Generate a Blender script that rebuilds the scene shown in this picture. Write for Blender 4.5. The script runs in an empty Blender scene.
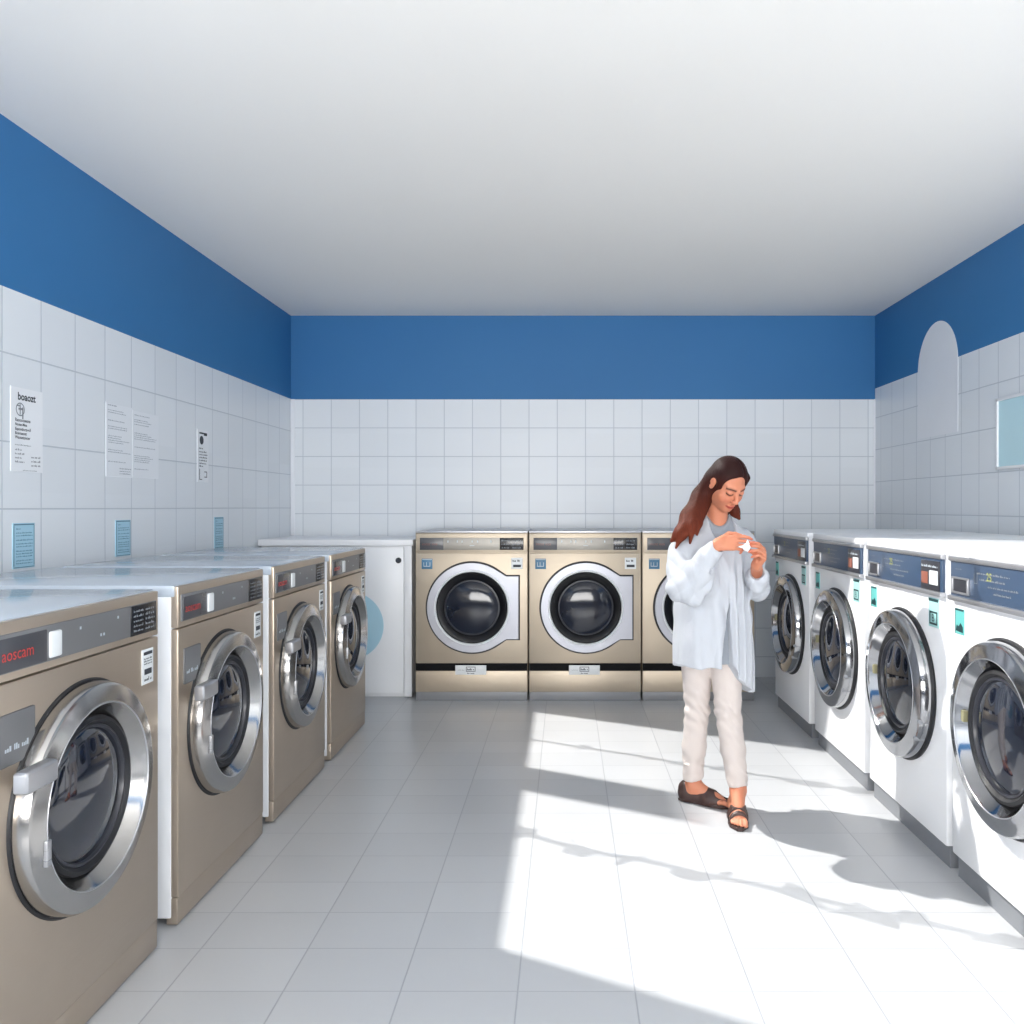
import bpy, bmesh, math, random
import numpy as np
from mathutils import Vector, Matrix
PI = math.pi
R = math.radians
S = bpy.context.scene
COL = S.collection
random.seed(7)
F = 830.0                     # focal length in pixels of a 1024 px wide frame
EYE = 1.445                   # lens height
XL, XR, YB, YF, ZC = -2.336, 2.625, 7.05, -2.6, 3.07

# ---------------------------------------------------------------- materials
class NB:
    def __init__(s, tree):
        s.t = tree
    def n(s, kind, **kw):
        nd = s.t.nodes.new(kind)
        for k, v in kw.items():
            setattr(nd, k, v)
        return nd
    def put(s, sock, v):
        if isinstance(v, bpy.types.NodeSocket):
            s.t.links.new(v, sock)
        else:
            sock.default_value = v
    def m(s, op, a, b=0.0, c=0.0):
        nd = s.n('ShaderNodeMath', operation=op)
        s.put(nd.inputs[0], a); s.put(nd.inputs[1], b); s.put(nd.inputs[2], c)
        return nd.outputs[0]
    def ramp(s, x, a, b, lo=0.0, hi=1.0):
        nd = s.n('ShaderNodeMapRange')
        s.put(nd.inputs[0], x)
        for i, v in enumerate((a, b, lo, hi)):
            nd.inputs[1 + i].default_value = v
        return nd.outputs[0]
    def mix(s, f, a, b):
        nd = s.n('ShaderNodeMix', data_type='RGBA')
        s.put(nd.inputs[0], f); s.put(nd.inputs[6], a); s.put(nd.inputs[7], b)
        return nd.outputs[2]
    def noise(s, scale, detail=2.0, vec=None):
        nd = s.n('ShaderNodeTexNoise')
        nd.inputs['Scale'].default_value = scale
        nd.inputs['Detail'].default_value = detail
        if vec is not None:
            s.t.links.new(vec, nd.inputs['Vector'])
        return nd.outputs[0]
    def stripes(s, p, pitch, off):        # distance to the nearest of evenly pitched lines
        q = s.m('DIVIDE', s.m('SUBTRACT', p, off), pitch)
        q = s.m('ADD', q, 0.5)
        q = s.m('SUBTRACT', s.m('FRACT', q), 0.5)
        return s.m('MULTIPLY', s.m('ABSOLUTE', q), pitch)
    def near(s, p, values):
        d = None
        for v in values:
            e = s.m('ABSOLUTE', s.m('SUBTRACT', p, v))
            d = e if d is None else s.m('MINIMUM', d, e)
        return d

def srgb(r, g, b):
    f = lambda c: (c / 255 / 12.92) if c / 255 <= 0.04045 else ((c / 255 + 0.055) / 1.055) ** 2.4
    return (f(r), f(g), f(b), 1.0)

def mat(name, col, rough=0.5, metal=0.0, spec=0.5, coat=0.0, vary=0.04, vscale=6.0, bump=0.0, bscale=200.0, sheen=0.0):
    m = bpy.data.materials.new(name); m.use_nodes = True
    nb = NB(m.node_tree)
    b = m.node_tree.nodes['Principled BSDF']
    tc = nb.n('ShaderNodeTexCoord').outputs['Object']
    nz = nb.noise(vscale, 3.0, tc)
    dark = tuple(c * (1 - vary * 2) for c in col[:3]) + (1,)
    lite = tuple(min(1, c * (1 + vary)) for c in col[:3]) + (1,)
    nb.put(b.inputs['Base Color'], nb.mix(nz, dark, lite))
    b.inputs['Roughness'].default_value = rough
    b.inputs['Metallic'].default_value = metal
    b.inputs['Specular IOR Level'].default_value = spec
    b.inputs['Coat Weight'].default_value = coat
    b.inputs['Sheen Weight'].default_value = sheen
    if bump:
        bp = nb.n('ShaderNodeBump'); bp.inputs['Strength'].default_value = bump
        bp.inputs['Distance'].default_value = 0.002
        nb.put(bp.inputs['Height'], nb.noise(bscale, 2.0, tc))
        nb.put(b.inputs['Normal'], bp.outputs[0])
    return m

def steel(name, col, rough, metal=0.9):
    """brushed sheet metal: streaks running along the width of the sheet"""
    m = mat(name, col, rough, metal, vary=0.03)
    nb = NB(m.node_tree); b = m.node_tree.nodes['Principled BSDF']
    tc = nb.n('ShaderNodeTexCoord').outputs['Object']
    mp = nb.n('ShaderNodeMapping'); mp.inputs['Scale'].default_value = (2, 2, 180)
    m.node_tree.links.new(tc, mp.inputs[0])
    nz = nb.noise(4.0, 3.0, mp.outputs[0])
    nb.put(b.inputs['Roughness'], nb.ramp(nz, 0.3, 0.7, rough - 0.05, rough + 0.07))
    return m

def wall_mat(name, axis, pitch, off, zlines, zblue, tile, grout, gw=0.0045, trim=None):
    m = bpy.data.materials.new(name); m.use_nodes = True
    nb = NB(m.node_tree); b = m.node_tree.nodes['Principled BSDF']
    pos = nb.n('ShaderNodeNewGeometry').outputs['Position']
    sp = nb.n('ShaderNodeSeparateXYZ'); m.node_tree.links.new(pos, sp.inputs[0])
    h = sp.outputs[axis]; z = sp.outputs[2]
    d = nb.m('MINIMUM', nb.stripes(h, pitch, off), nb.near(z, zlines))
    line = nb.ramp(d, gw * 0.35, gw, 1.0, 0.0)
    line = nb.m('MULTIPLY', line, nb.m('LESS_THAN', z, zblue))
    # each tile a touch lighter or darker
    wn = nb.n('ShaderNodeTexWhiteNoise', noise_dimensions='2D')
    cb = nb.n('ShaderNodeCombineXYZ')
    nb.put(cb.inputs[0], nb.m('FLOOR', nb.m('DIVIDE', nb.m('SUBTRACT', h, off), pitch)))
    nb.put(cb.inputs[1], nb.m('FLOOR', nb.m('DIVIDE', nb.m('SUBTRACT', z, zlines[0]), 0.29)))
    m.node_tree.links.new(cb.outputs[0], wn.inputs['Vector'])
    t2 = tuple(c * 0.965 for c in tile[:3]) + (1,)
    tl = nb.mix(wn.outputs['Value'], t2, tile)
    tl = nb.mix(line, tl, grout)
    blue = nb.mix(nb.noise(1.3, 3.0, pos), srgb(42, 107, 162), srgb(48, 115, 170))
    isblue = nb.m('GREATER_THAN', z, zblue)
    nb.put(b.inputs['Base Color'], nb.mix(isblue, tl, blue))
    nb.put(b.inputs['Roughness'], nb.ramp(isblue, 0, 1, 0.32, 0.6))
    bp = nb.n('ShaderNodeBump'); bp.inputs['Strength'].default_value = 0.35
    bp.inputs['Distance'].default_value = 0.003; bp.invert = True
    nb.put(bp.inputs['Height'], line)
    nb.put(b.inputs['Normal'], bp.outputs[0])
    return m

TILE = srgb(227, 232, 237)
GROUT = srgb(188, 195, 204)
M = {}
M['wall_back'] = wall_mat('tiled_back_wall', 0, 0.24, 0.646, [2.36 - 0.243 * i for i in range(10)], 2.36, TILE, GROUT)
M['wall_left'] = wall_mat('tiled_left_wall', 1, 0.256, 4.206, [2.089, 1.719, 1.437, 1.13, 0.82, 0.5, 0.2], 2.362, TILE, GROUT)
M['wall_right'] = wall_mat('tiled_right_wall', 1, 0.235, 5.04, [2.2, 1.93, 1.657, 1.39, 1.12, 0.85, 0.58, 0.3], 2.45, TILE, GROUT)
M['white'] = mat('white_enamel', srgb(238, 240, 243), 0.3, spec=0.5, vary=0.01)
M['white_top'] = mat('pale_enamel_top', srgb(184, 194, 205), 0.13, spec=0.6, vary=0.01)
M['white_bright'] = mat('bright_white_enamel', srgb(244, 245, 247), 0.3, vary=0.01)
M['beige'] = steel('champagne_steel', srgb(186, 173, 155), 0.4, 0.6)
M['bronze'] = steel('warm_brushed_steel', srgb(190, 176, 160), 0.33, 0.75)
M['silver'] = steel('satin_silver', srgb(186, 187, 191), 0.32, 0.8)
M['ring_grey'] = steel('satin_grey_metal', srgb(160, 162, 170), 0.34, 0.8)
M['chrome'] = mat('polished_chrome', srgb(172, 173, 176), 0.1, 1.0, vary=0.01)
M['chrome_warm'] = mat('warm_chrome', srgb(184, 182, 180), 0.17, 1.0, vary=0.01)  # slightly warm, less polished chrome of the left doors
M['panel_grey'] = mat('grey_control_panel', srgb(116, 117, 120), 0.4, 0.2, vary=0.02)
M['panel_silver'] = steel('silver_control_strip', srgb(142, 139, 133), 0.38, 0.6)
M['panel_navy'] = mat('slate_blue_control_panel', srgb(62, 82, 108), 0.3, 0.0, vary=0.02)
M['kick'] = mat('grey_kick_plate', srgb(140, 142, 146), 0.45, 0.3)
M['kick_dark'] = mat('dark_kick_plate', srgb(138, 141, 146), 0.5, 0.2)
M['black'] = mat('black_rubber', srgb(22, 23, 28), 0.5, vary=0.02)
M['black_seal'] = mat('black_seal_rubber', srgb(16, 17, 22), 0.35, spec=0.3, vary=0.02)
M['matt_black'] = mat('matt_black_strip', srgb(16, 17, 20), 0.7, spec=0.15, vary=0.02)
M['black_gloss'] = mat('black_gloss_plastic', srgb(26, 28, 34), 0.18, vary=0.02)
M['glass'] = mat('dark_tinted_glass', srgb(24, 30, 44), 0.06, spec=0.8, coat=0.6, vary=0.15, vscale=3)
M['glass_in'] = mat('dark_drum_glass', srgb(26, 32, 46), 0.1, spec=0.45, coat=0.15, vary=0.2, vscale=4)
M['display'] = mat('dark_display', srgb(70, 72, 78), 0.25)
M['display_dark'] = mat('dark_slate_display', srgb(52, 54, 62), 0.3)
M['red'] = mat('red_lettering', srgb(200, 52, 48), 0.5)
M['brown'] = mat('dull_red_lettering', srgb(122, 70, 66), 0.5)
M['ink'] = mat('black_ink', srgb(52, 58, 66), 0.6)
M['ink_soft'] = mat('grey_ink', srgb(150, 158, 168), 0.6)
M['ink_teal'] = mat('teal_ink', srgb(74, 122, 146), 0.6)
M['paper'] = mat('white_paper', srgb(236, 239, 243), 0.6, vary=0.01)
M['paper_faint'] = mat('pale_paper', srgb(232, 236, 241), 0.55, vary=0.01)
M['paper_blue'] = mat('light_blue_paper', srgb(172, 213, 232), 0.5, vary=0.03)
M['teal'] = mat('teal_sticker', srgb(104, 190, 186), 0.4)
M['teal_pale'] = mat('pale_teal_sticker', srgb(170, 218, 216), 0.4)
M['teal_dark'] = mat('dark_teal_print', srgb(20, 62, 66), 0.5)
M['blue_sticker'] = mat('blue_sticker', srgb(66, 118, 150), 0.4)
M['pale_print'] = mat('pale_print', srgb(196, 206, 214), 0.5)
M['grey_print'] = mat('grey_print', srgb(138, 144, 150), 0.5)
M['yellow_print'] = mat('yellow_green_print', srgb(170, 176, 96), 0.5)
M['glint'] = mat('olive_glint', srgb(146, 142, 110), 0.5)  # colour of a reflection in the right washers' door chrome
M['orange'] = mat('terracotta_plastic', srgb(150, 92, 76), 0.4)
M['plate'] = mat('white_label_plate', srgb(228, 232, 234), 0.4)
M['decal'] = mat('light_blue_decal', srgb(176, 215, 232), 0.35, vary=0.02)
M['aqua'] = mat('light_aqua_print', srgb(190, 226, 236), 0.3, vary=0.02)
M['arch'] = mat('pale_arch_paint', srgb(233, 236, 241), 0.4, vary=0.01)
M['frame_white'] = mat('white_window_frame', srgb(235, 236, 238), 0.4)
M['trim'] = mat('white_corner_trim', srgb(232, 235, 241), 0.35, vary=0.01)

def ceiling_mat():
    m = mat('painted_ceiling', srgb(236, 235, 232), 0.85, vary=0.008, vscale=0.8)
    return m
def floor_mat():
    m = bpy.data.materials.new('floor_tiles'); m.use_nodes = True
    nb = NB(m.node_tree); b = m.node_tree.nodes['Principled BSDF']
    pos = nb.n('ShaderNodeNewGeometry').outputs['Position']
    sp = nb.n('ShaderNodeSeparateXYZ'); m.node_tree.links.new(pos, sp.inputs[0])
    x, y = sp.outputs[0], sp.outputs[1]
    px, ox, py, oy = 0.35, -0.144, 0.24, 2.476
    d = nb.m('MINIMUM', nb.stripes(x, px, ox), nb.m('ADD', nb.stripes(y, py, oy), 0.0004))
    line = nb.ramp(d, 0.0012, 0.0034, 1.0, 0.0)
    wn = nb.n('ShaderNodeTexWhiteNoise', noise_dimensions='2D')
    cb = nb.n('ShaderNodeCombineXYZ')
    nb.put(cb.inputs[0], nb.m('FLOOR', nb.m('DIVIDE', nb.m('SUBTRACT', x, ox), px)))
    nb.put(cb.inputs[1], nb.m('FLOOR', nb.m('DIVIDE', nb.m('SUBTRACT', y, oy), py)))
    m.node_tree.links.new(cb.outputs[0], wn.inputs['Vector'])
    c = nb.mix(wn.outputs['Value'], srgb(183, 185, 188), srgb(189, 191, 194))
    c = nb.mix(nb.m('MULTIPLY', line, 0.8), c, srgb(150, 153, 160))
    nb.put(b.inputs['Base Color'], c)
    b.inputs['Roughness'].default_value = 0.28
    b.inputs['Specular IOR Level'].default_value = 0.45
    bp = nb.n('ShaderNodeBump'); bp.inputs['Strength'].default_value = 0.3
    bp.inputs['Distance'].default_value = 0.002; bp.invert = True
    nb.put(bp.inputs['Height'], line); nb.put(b.inputs['Normal'], bp.outputs[0])
    return m
M['navy_wall'] = mat('dark_blue_painted_wall', srgb(52, 66, 88), 0.6)
M['ceiling'] = ceiling_mat(); M['floor'] = floor_mat()

# ---------------------------------------------------------------- mesh building
class MB:
    """collects shapes; build() links them as ONE mesh object. Default facing: the XZ plane seen from -Y."""
    def __init__(s):
        s.bm = bmesh.new()
    def box(s, x0, x1, y0, y1, z0, z1, bev=0.0, seg=2):
        b = bmesh.new()
        bmesh.ops.create_cube(b, size=1.0)
        for v in b.verts:
            v.co = Vector(((x0 + x1) / 2 + v.co.x * (x1 - x0), (y0 + y1) / 2 + v.co.y * (y1 - y0), (z0 + z1) / 2 + v.co.z * (z1 - z0)))
        if bev:
            bmesh.ops.bevel(b, geom=b.edges[:], offset=bev, segments=seg, affect='EDGES', profile=0.6)
        s.add(b); return s
    def add(s, b, mtx=None):
        me = bpy.data.meshes.new('tmp'); b.to_mesh(me); b.free()
        if mtx is not None:
            me.transform(mtx)
        s.bm.from_mesh(me); bpy.data.meshes.remove(me)
    def poly(s, pts, y0, y1, bev=0.0):
        """prism over a polygon of (x, z) points, from depth y0 (front) to y1"""
        b = bmesh.new()
        f = b.faces.new([b.verts.new((x, y0, z)) for x, z in pts])
        b.faces.ensure_lookup_table()
        r = bmesh.ops.extrude_face_region(b, geom=[f])
        bmesh.ops.translate(b, verts=[g for g in r['geom'] if isinstance(g, bmesh.types.BMVert)], vec=(0, y1 - y0, 0))
        bmesh.ops.recalc_face_normals(b, faces=b.faces[:])
        if bev:
            bmesh.ops.bevel(b, geom=[e for e in b.edges if abs(e.verts[0].co.y - y0) < 1e-6 and abs(e.verts[1].co.y - y0) < 1e-6],
                            offset=bev, segments=2, affect='EDGES')
        s.add(b); return s
    def lathe(s, prof, cx, cz, n=96, a0=0.0, a1=2 * PI):
        """profile of (radius, y) turned about the y axis through (cx, cz)"""
        full = abs(a1 - a0 - 2 * PI) < 1e-6
        k = n if full else n + 1
        b = bmesh.new(); rings = []
        for r, y in prof:
            if r < 1e-6:
                v = b.verts.new((cx, y, cz)); rings.append([v] * k)
            else:
                rings.append([b.verts.new((cx + r * math.cos(a0 + (a1 - a0) * i / n), y, cz + r * math.sin(a0 + (a1 - a0) * i / n))) for i in range(k)])
        for p, q in zip(rings, rings[1:]):
            for i in range(n):
                j = (i + 1) % k
                vs = []
                for v in (p[i], p[j], q[j], q[i]):
                    if v not in vs:
                        vs.append(v)
                if len(vs) > 2:
                    b.faces.new(vs)
        bmesh.ops.recalc_face_normals(b, faces=b.faces[:])
        s.add(b); return s
    def flat(s, rects, y):
        for x0, x1, z0, z1 in rects:
            vs = [s.bm.verts.new(p) for p in ((x0, y, z0), (x1, y, z0), (x1, y, z1), (x0, y, z1))]
            s.bm.faces.new(vs)
        return s
    def build(s, name, m, parent=None, smooth=True, loc=(0, 0, 0), rz=0.0):
        me = bpy.data.meshes.new(name)
        s.bm.to_mesh(me); s.bm.free()
        me.materials.append(m)
        if smooth:
            me.polygons.foreach_set('use_smooth', [True] * len(me.polygons))
            try:
                me.set_sharp_from_angle(angle=R(32))
            except Exception:
                pass
        o = bpy.data.objects.new(name, me); COL.objects.link(o)
        o.parent = parent; o.location = loc; o.rotation_euler = (0, 0, rz)
        return o

def build_pieces(mb, name, m, parent):
    """prints made of marks standing well apart: one object for each cluster of marks"""
    bm = mb.bm; bm.verts.ensure_lookup_table(); bm.verts.index_update()
    isl, seen = [], set()
    for v in bm.verts:
        if v in seen: continue
        st, cur = [v], []; seen.add(v)
        while st:
            q = st.pop(); cur.append(q)
            for e in q.link_edges:
                w = e.other_vert(q)
                if w not in seen: seen.add(w); st.append(w)
        isl.append(cur)
    k = len(isl)
    lo = np.array([[min(v.co[i] for v in g) for i in range(3)] for g in isl]); hi = np.array([[max(v.co[i] for v in g) for i in range(3)] for g in isl])
    size = (hi - lo).max(1); par = list(range(k))
    def root(a):
        while par[a] != a: a = par[a]
        return a
    for a in range(k):
        for b in range(a + 1, k):
            gap = np.maximum(0, np.maximum(lo[a] - hi[b], lo[b] - hi[a]))
            if np.sqrt((gap ** 2).sum()) <= max(0.0199, 0.499 * max(size[a], size[b])): par[root(a)] = root(b)
    groups = {}
    for a in range(k): groups.setdefault(root(a), []).append(a)
    for g in groups.values():
        out = MB(); mp = {}
        for a in g:
            for v in isl[a]: mp[v] = out.bm.verts.new(v.co)
        for f in bm.faces:
            if f.verts[0] in mp: out.bm.faces.new([mp[v] for v in f.verts])
        out.build(name, m, parent, smooth=False)
    bm.free()

def thing(name, label, cat, loc=(0, 0, 0), rz=0.0, group=None):
    o = bpy.data.objects.new(name, None); COL.objects.link(o)
    o.empty_display_size = 0.1
    o.location = loc; o.rotation_euler = (0, 0, rz)
    o['label'] = label; o['category'] = cat
    if group: o['group'] = group
    return o
def tag(o, label, cat, group=None):
    o['label'] = label; o['category'] = cat
    if group: o['group'] = group
    return o
def structure(o):
    o['kind'] = 'structure'; return o
def dup(root, loc, rz, label):
    r = root.copy(); COL.objects.link(r); r.location = loc; r.rotation_euler = (0, 0, rz); r['label'] = label
    for ch in root.children:
        c = ch.copy(); COL.objects.link(c); c.parent = r
        for g in ch.children:
            d = g.copy(); COL.objects.link(d); d.parent = c
    return r
def text(s, name, x, z, y, size, m, parent, sx=1.0, shear=0.0, bold=0.0):
    cu = bpy.data.curves.new('txt', 'FONT'); cu.body = s; cu.size = size; cu.shear = shear; cu.resolution_u = 3; cu.offset = bold
    o = bpy.data.objects.new('txt', cu); COL.objects.link(o)
    bpy.context.view_layer.update()
    me = bpy.data.meshes.new_from_object(o.evaluated_get(bpy.context.evaluated_depsgraph_get()))
    bpy.data.objects.remove(o); bpy.data.curves.remove(cu)
    me.transform(Matrix(((sx, 0, 0, x), (0, 0, 1, y), (0, 1, 0, z), (0, 0, 0, 1))))
    me.name = name; me.materials.clear(); me.materials.append(m)
    t = bpy.data.objects.new(name, me); COL.objects.link(t); t.parent = parent
    return t
def scribble(mb, x0, x1, z, h, y, seed=0, gap=0.25):
    """a line of small illegible print"""
    rn = random.Random(seed); x = x0
    while x < x1:
        for _ in range(rn.randint(2, 7)):
            w = h * rn.uniform(0.35, 0.6)
            if x + w > x1: return mb
            t = h * rn.choice((0.62, 0.62, 0.7, 1.0))
            mb.flat([(x, x + w * 0.75, z, z + t * rn.uniform(0.75, 1))], y)
            x += w
        x += h * 0.5
    return mb

# ---------------------------------------------------------------- the setting
T = 0.12
structure(MB().box(XL - T, XR + T, YF - T, YB + T, -T, 0).build('floor', M['floor'], smooth=False))
structure(MB().box(XL - T, XR + T, YF - T, YB + T, ZC, ZC + T).build('ceiling', M['ceiling'], smooth=False))
structure(MB().box(XL - T, XL, YF - T, YB + T, 0, ZC).build('wall_left', M['wall_left'], smooth=False))
structure(MB().box(XR, XR + T, YF - T, YB + T, 0, ZC).build('wall_right', M['wall_right'], smooth=False))
structure(MB().box(XL, XR, YB, YB + T, 0, ZC).build('wall_back', M['wall_back'], smooth=False))
wx0, wx1, wz0, wz1 = -2.0, 2.3, 0.45, 2.72
structure(MB().box(XL, wx0, YF - T, YF, 0, ZC).box(wx1, XR, YF - T, YF, 0, ZC).box(wx0, wx1, YF - T, YF, 0, wz0)
          .box(wx0, wx1, YF - T, YF, wz1, ZC).build('wall_front', M['navy_wall'], smooth=False))
w = MB()
for x in (wx0, -0.6, 0.86, wx1 - 0.06):
    w.box(x, x + 0.06, YF - 0.09, YF - 0.03, wz0, wz1, 0.004)
for z in (wz0, 2.05, wz1 - 0.06):
    w.box(wx0, wx1, YF - 0.085, YF - 0.035, z, z + 0.06, 0.004)
win = structure(w.build('window_1', M['frame_white']))
gm = bpy.data.materials.new('clear_window_glass'); gm.use_nodes = True
nb = NB(gm.node_tree); out = gm.node_tree.nodes['Material Output']
gm.node_tree.nodes.remove(gm.node_tree.nodes['Principled BSDF'])
tr = nb.n('ShaderNodeBsdfTransparent'); gl = nb.n('ShaderNodeBsdfGlossy'); gl.inputs['Roughness'].default_value = 0.02
fr = nb.n('ShaderNodeFresnel'); fr.inputs[0].default_value = 1.45; mx = nb.n('ShaderNodeMixShader')
nb.put(mx.inputs[0], fr.outputs[0]); nb.put(mx.inputs[1], tr.outputs[0]); nb.put(mx.inputs[2], gl.outputs[0]); nb.put(out.inputs[0], mx.outputs[0])
MB().box(wx0 + 0.03, wx1 - 0.03, YF - 0.064, YF - 0.058, wz0 + 0.03, wz1 - 0.03).build('pane', gm, win, smooth=False)
# slim white trims in the two visible corners, tiled height only
structure(MB().box(XL, XL + 0.035, YB - 0.012, YB, 0, 2.36, 0.003).build('trim_1', M['trim']))
structure(MB().box(XR - 0.012, XR, YB - 0.012, YB, 0, 2.36, 0.003).build('trim_2', M['trim']))

# ---------------------------------------------------------------- washers on the left: warm steel fronts, white sides
def washer_door(root, cx, cz, ro, chrome, out=0.072, shade=None):
    """porthole door: gasket, thick chrome ring with a deep cone, dark bowl of glass"""
    k = ro / 0.325
    d = MB().lathe([(0.328 * k, 0.0), (0.328 * k, -out + 0.016), (0.322 * k, -out + 0.004), (0.312 * k, -out), (0.272 * k, -out - 0.006),
                    (0.266 * k, -out - 0.008), (0.262 * k, -out - 0.005), (0.258 * k, -out + 0.004), (0.226 * k, -0.024), (0.222 * k, -0.016)], cx, cz).build('door', chrome, root)
    MB().lathe([(0.336 * k, 0.0), (0.339 * k, -0.01), (0.334 * k, -0.018), (0.329 * k, -0.018), (0.327 * k, 0.0)], cx, cz).build('gasket', M['black'], d)
    MB().lathe([(0.231 * k, -0.018), (0.226 * k, -0.034), (0.214 * k, -0.038), (0.203 * k, -0.028), (0.196 * k, -0.014)], cx, cz).build('seal', M['black'], d)
    MB().lathe([(0.207 * k, -0.02), (0.2 * k, -0.0295), (0.194 * k, -0.03), (0.19 * k, -0.02)], cx, cz).build('glass_rim', M['display_dark'], d)
    MB().lathe([(0.2 * k, -0.015), (0.19 * k, -0.022), (0.16 * k, -0.031), (0.1 * k, -0.041), (0.04 * k, -0.046), (0, -0.0465)], cx, cz).build('glass', M['glass'], d)
    MB().lathe([(0.263 * k, -out - 0.006), (0.2655 * k, -out - 0.0095), (0.268 * k, -out - 0.006)], cx, cz).build('rim', M['silver'], d)
    return d

WL_W, WL_D, WL_H = 0.81, 0.94, 1.176
def make_left_washer(label):
    t = thing('washing_machine', label, 'washer', group='steel-fronted washing machines along the left wall')
    W, H = WL_W / 2, WL_H
    # carcass: white sheet sides and back
    MB().box(-W, W, 0.012, WL_D, 0.03, H - 0.04, 0.006).build('cabinet', M['white'], t)
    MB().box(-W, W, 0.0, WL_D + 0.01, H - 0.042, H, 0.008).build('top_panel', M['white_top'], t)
    MB().box(-W + 0.004, W - 0.004, -0.012, 0.02, 0.1, H - 0.152, 0.006).build('front_panel', M['bronze'], t)
    MB().box(-W + 0.004, W - 0.004, -0.009, 0.03, 0.008, 0.099, 0.004).build('kick_plate', M['bronze'], t)
    c = MB().box(-W + 0.004, W - 0.004, -0.012, 0.02, H - 0.148, H - 0.004, 0.006).build('console', M['bronze'], t)
    MB().box(-W + 0.02, W - 0.024, -0.016, -0.008, H - 0.128, H - 0.034, 0.003).build('control_panel', M['panel_grey'], c)
    MB().box(-W + 0.03, -W + 0.215, -0.0185, -0.012, H - 0.125, H - 0.044, 0.002).build('display_window', M['display'], c)
    text('aoscam', 'red_lettering', -W + 0.042, H - 0.098, -0.0192, 0.042, M['red'], c, 0.95)
    MB().box(-W + 0.225, -W + 0.275, -0.022, -0.012, H - 0.12, H - 0.052, 0.006).build('coin_button', M['plate'], c)
    MB().box(W - 0.185, W - 0.03, -0.0185, -0.012, H - 0.128, H - 0.036, 0.002).build('programme_display', M['black_gloss'], c)
    p = MB()
    for i in range(5):
        scribble(p, W - 0.172, W - 0.112, H - 0.116 + i * 0.015, 0.008, -0.0192, i)
        scribble(p, W - 0.1, W - 0.042, H - 0.116 + i * 0.015, 0.009, -0.0192, i + 20)
    build_pieces(p, 'display_lettering', M['grey_print'], c)
    p = MB()
    for dx, dz in ((0.36, -0.066), (0.46, -0.1), (0.55, -0.062), (0.475, -0.1)):
        p.flat([(-W + dx, -W + dx + 0.008, H + dz, H + dz + 0.008)], -0.0165)
    build_pieces(p, 'indicator_dot', M['pale_print'], c)
    # sticker at upper right, grey plate at upper left
    s = MB().box(W - 0.112, W - 0.042, -0.0145, -0.011, H - 0.292, H - 0.182, 0.001).build('sticker', M['plate'], t)
    q = MB().flat([(W - 0.104, W - 0.05, H - 0.2, H - 0.19), (W - 0.1, W - 0.054, H - 0.262, H - 0.244)], -0.0152)
    for i in range(3): scribble(q, W - 0.102, W - 0.052, H - 0.23 + i * 0.008, 0.006, -0.0152, i + 5)
    scribble(q, W - 0.1, W - 0.052, H - 0.282, 0.012, -0.0152, 9)
    build_pieces(q, 'sticker_lettering', M['ink'], s)
    pl = MB().box(-W + 0.04, -W + 0.17, -0.017, -0.011, H - 0.35, H - 0.225, 0.005).build('rating_plate', M['panel_grey'], t)
    q = scribble(MB(), -W + 0.055, -W + 0.15, H - 0.315, 0.016, -0.0178, 3); build_pieces(q, 'plate_lettering', M['pale_print'], pl)
    cx, cz = -0.022, 0.654
    d = washer_door(t, cx, cz, 0.303, M['chrome_warm'], 0.06)
    # grip standing out from the ring at ten o'clock, latch on its inner edge
    MB().box(-0.385, -0.262, -0.094, -0.056, cz + 0.118, cz + 0.172, 0.012, 3).build('handle', M['silver'], d)
    MB().box(-0.277, -0.258, -0.073, -0.06, cz - 0.095, cz - 0.03, 0.004).build('latch_or_glint', M['silver'], d)
    return t

LW = [(2.313, 'steel-fronted washer nearest the camera on the left, cut by the frame edge'),
      (3.255, 'second steel-fronted washer from the camera in the left row'),
      (4.19, 'third steel-fronted washer in the left row, second from its far end'),
      (5.115, 'last steel-fronted washer in the left row, beside the white cabinet')]
lw = make_left_washer(LW[0][1])
lw.location = (-1.345, LW[0][0], 0); lw.rotation_euler = (0, 0, PI / 2)
for y, lab in LW[1:]:
    dup(lw, (-1.345, y, 0), PI / 2, lab)

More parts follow.
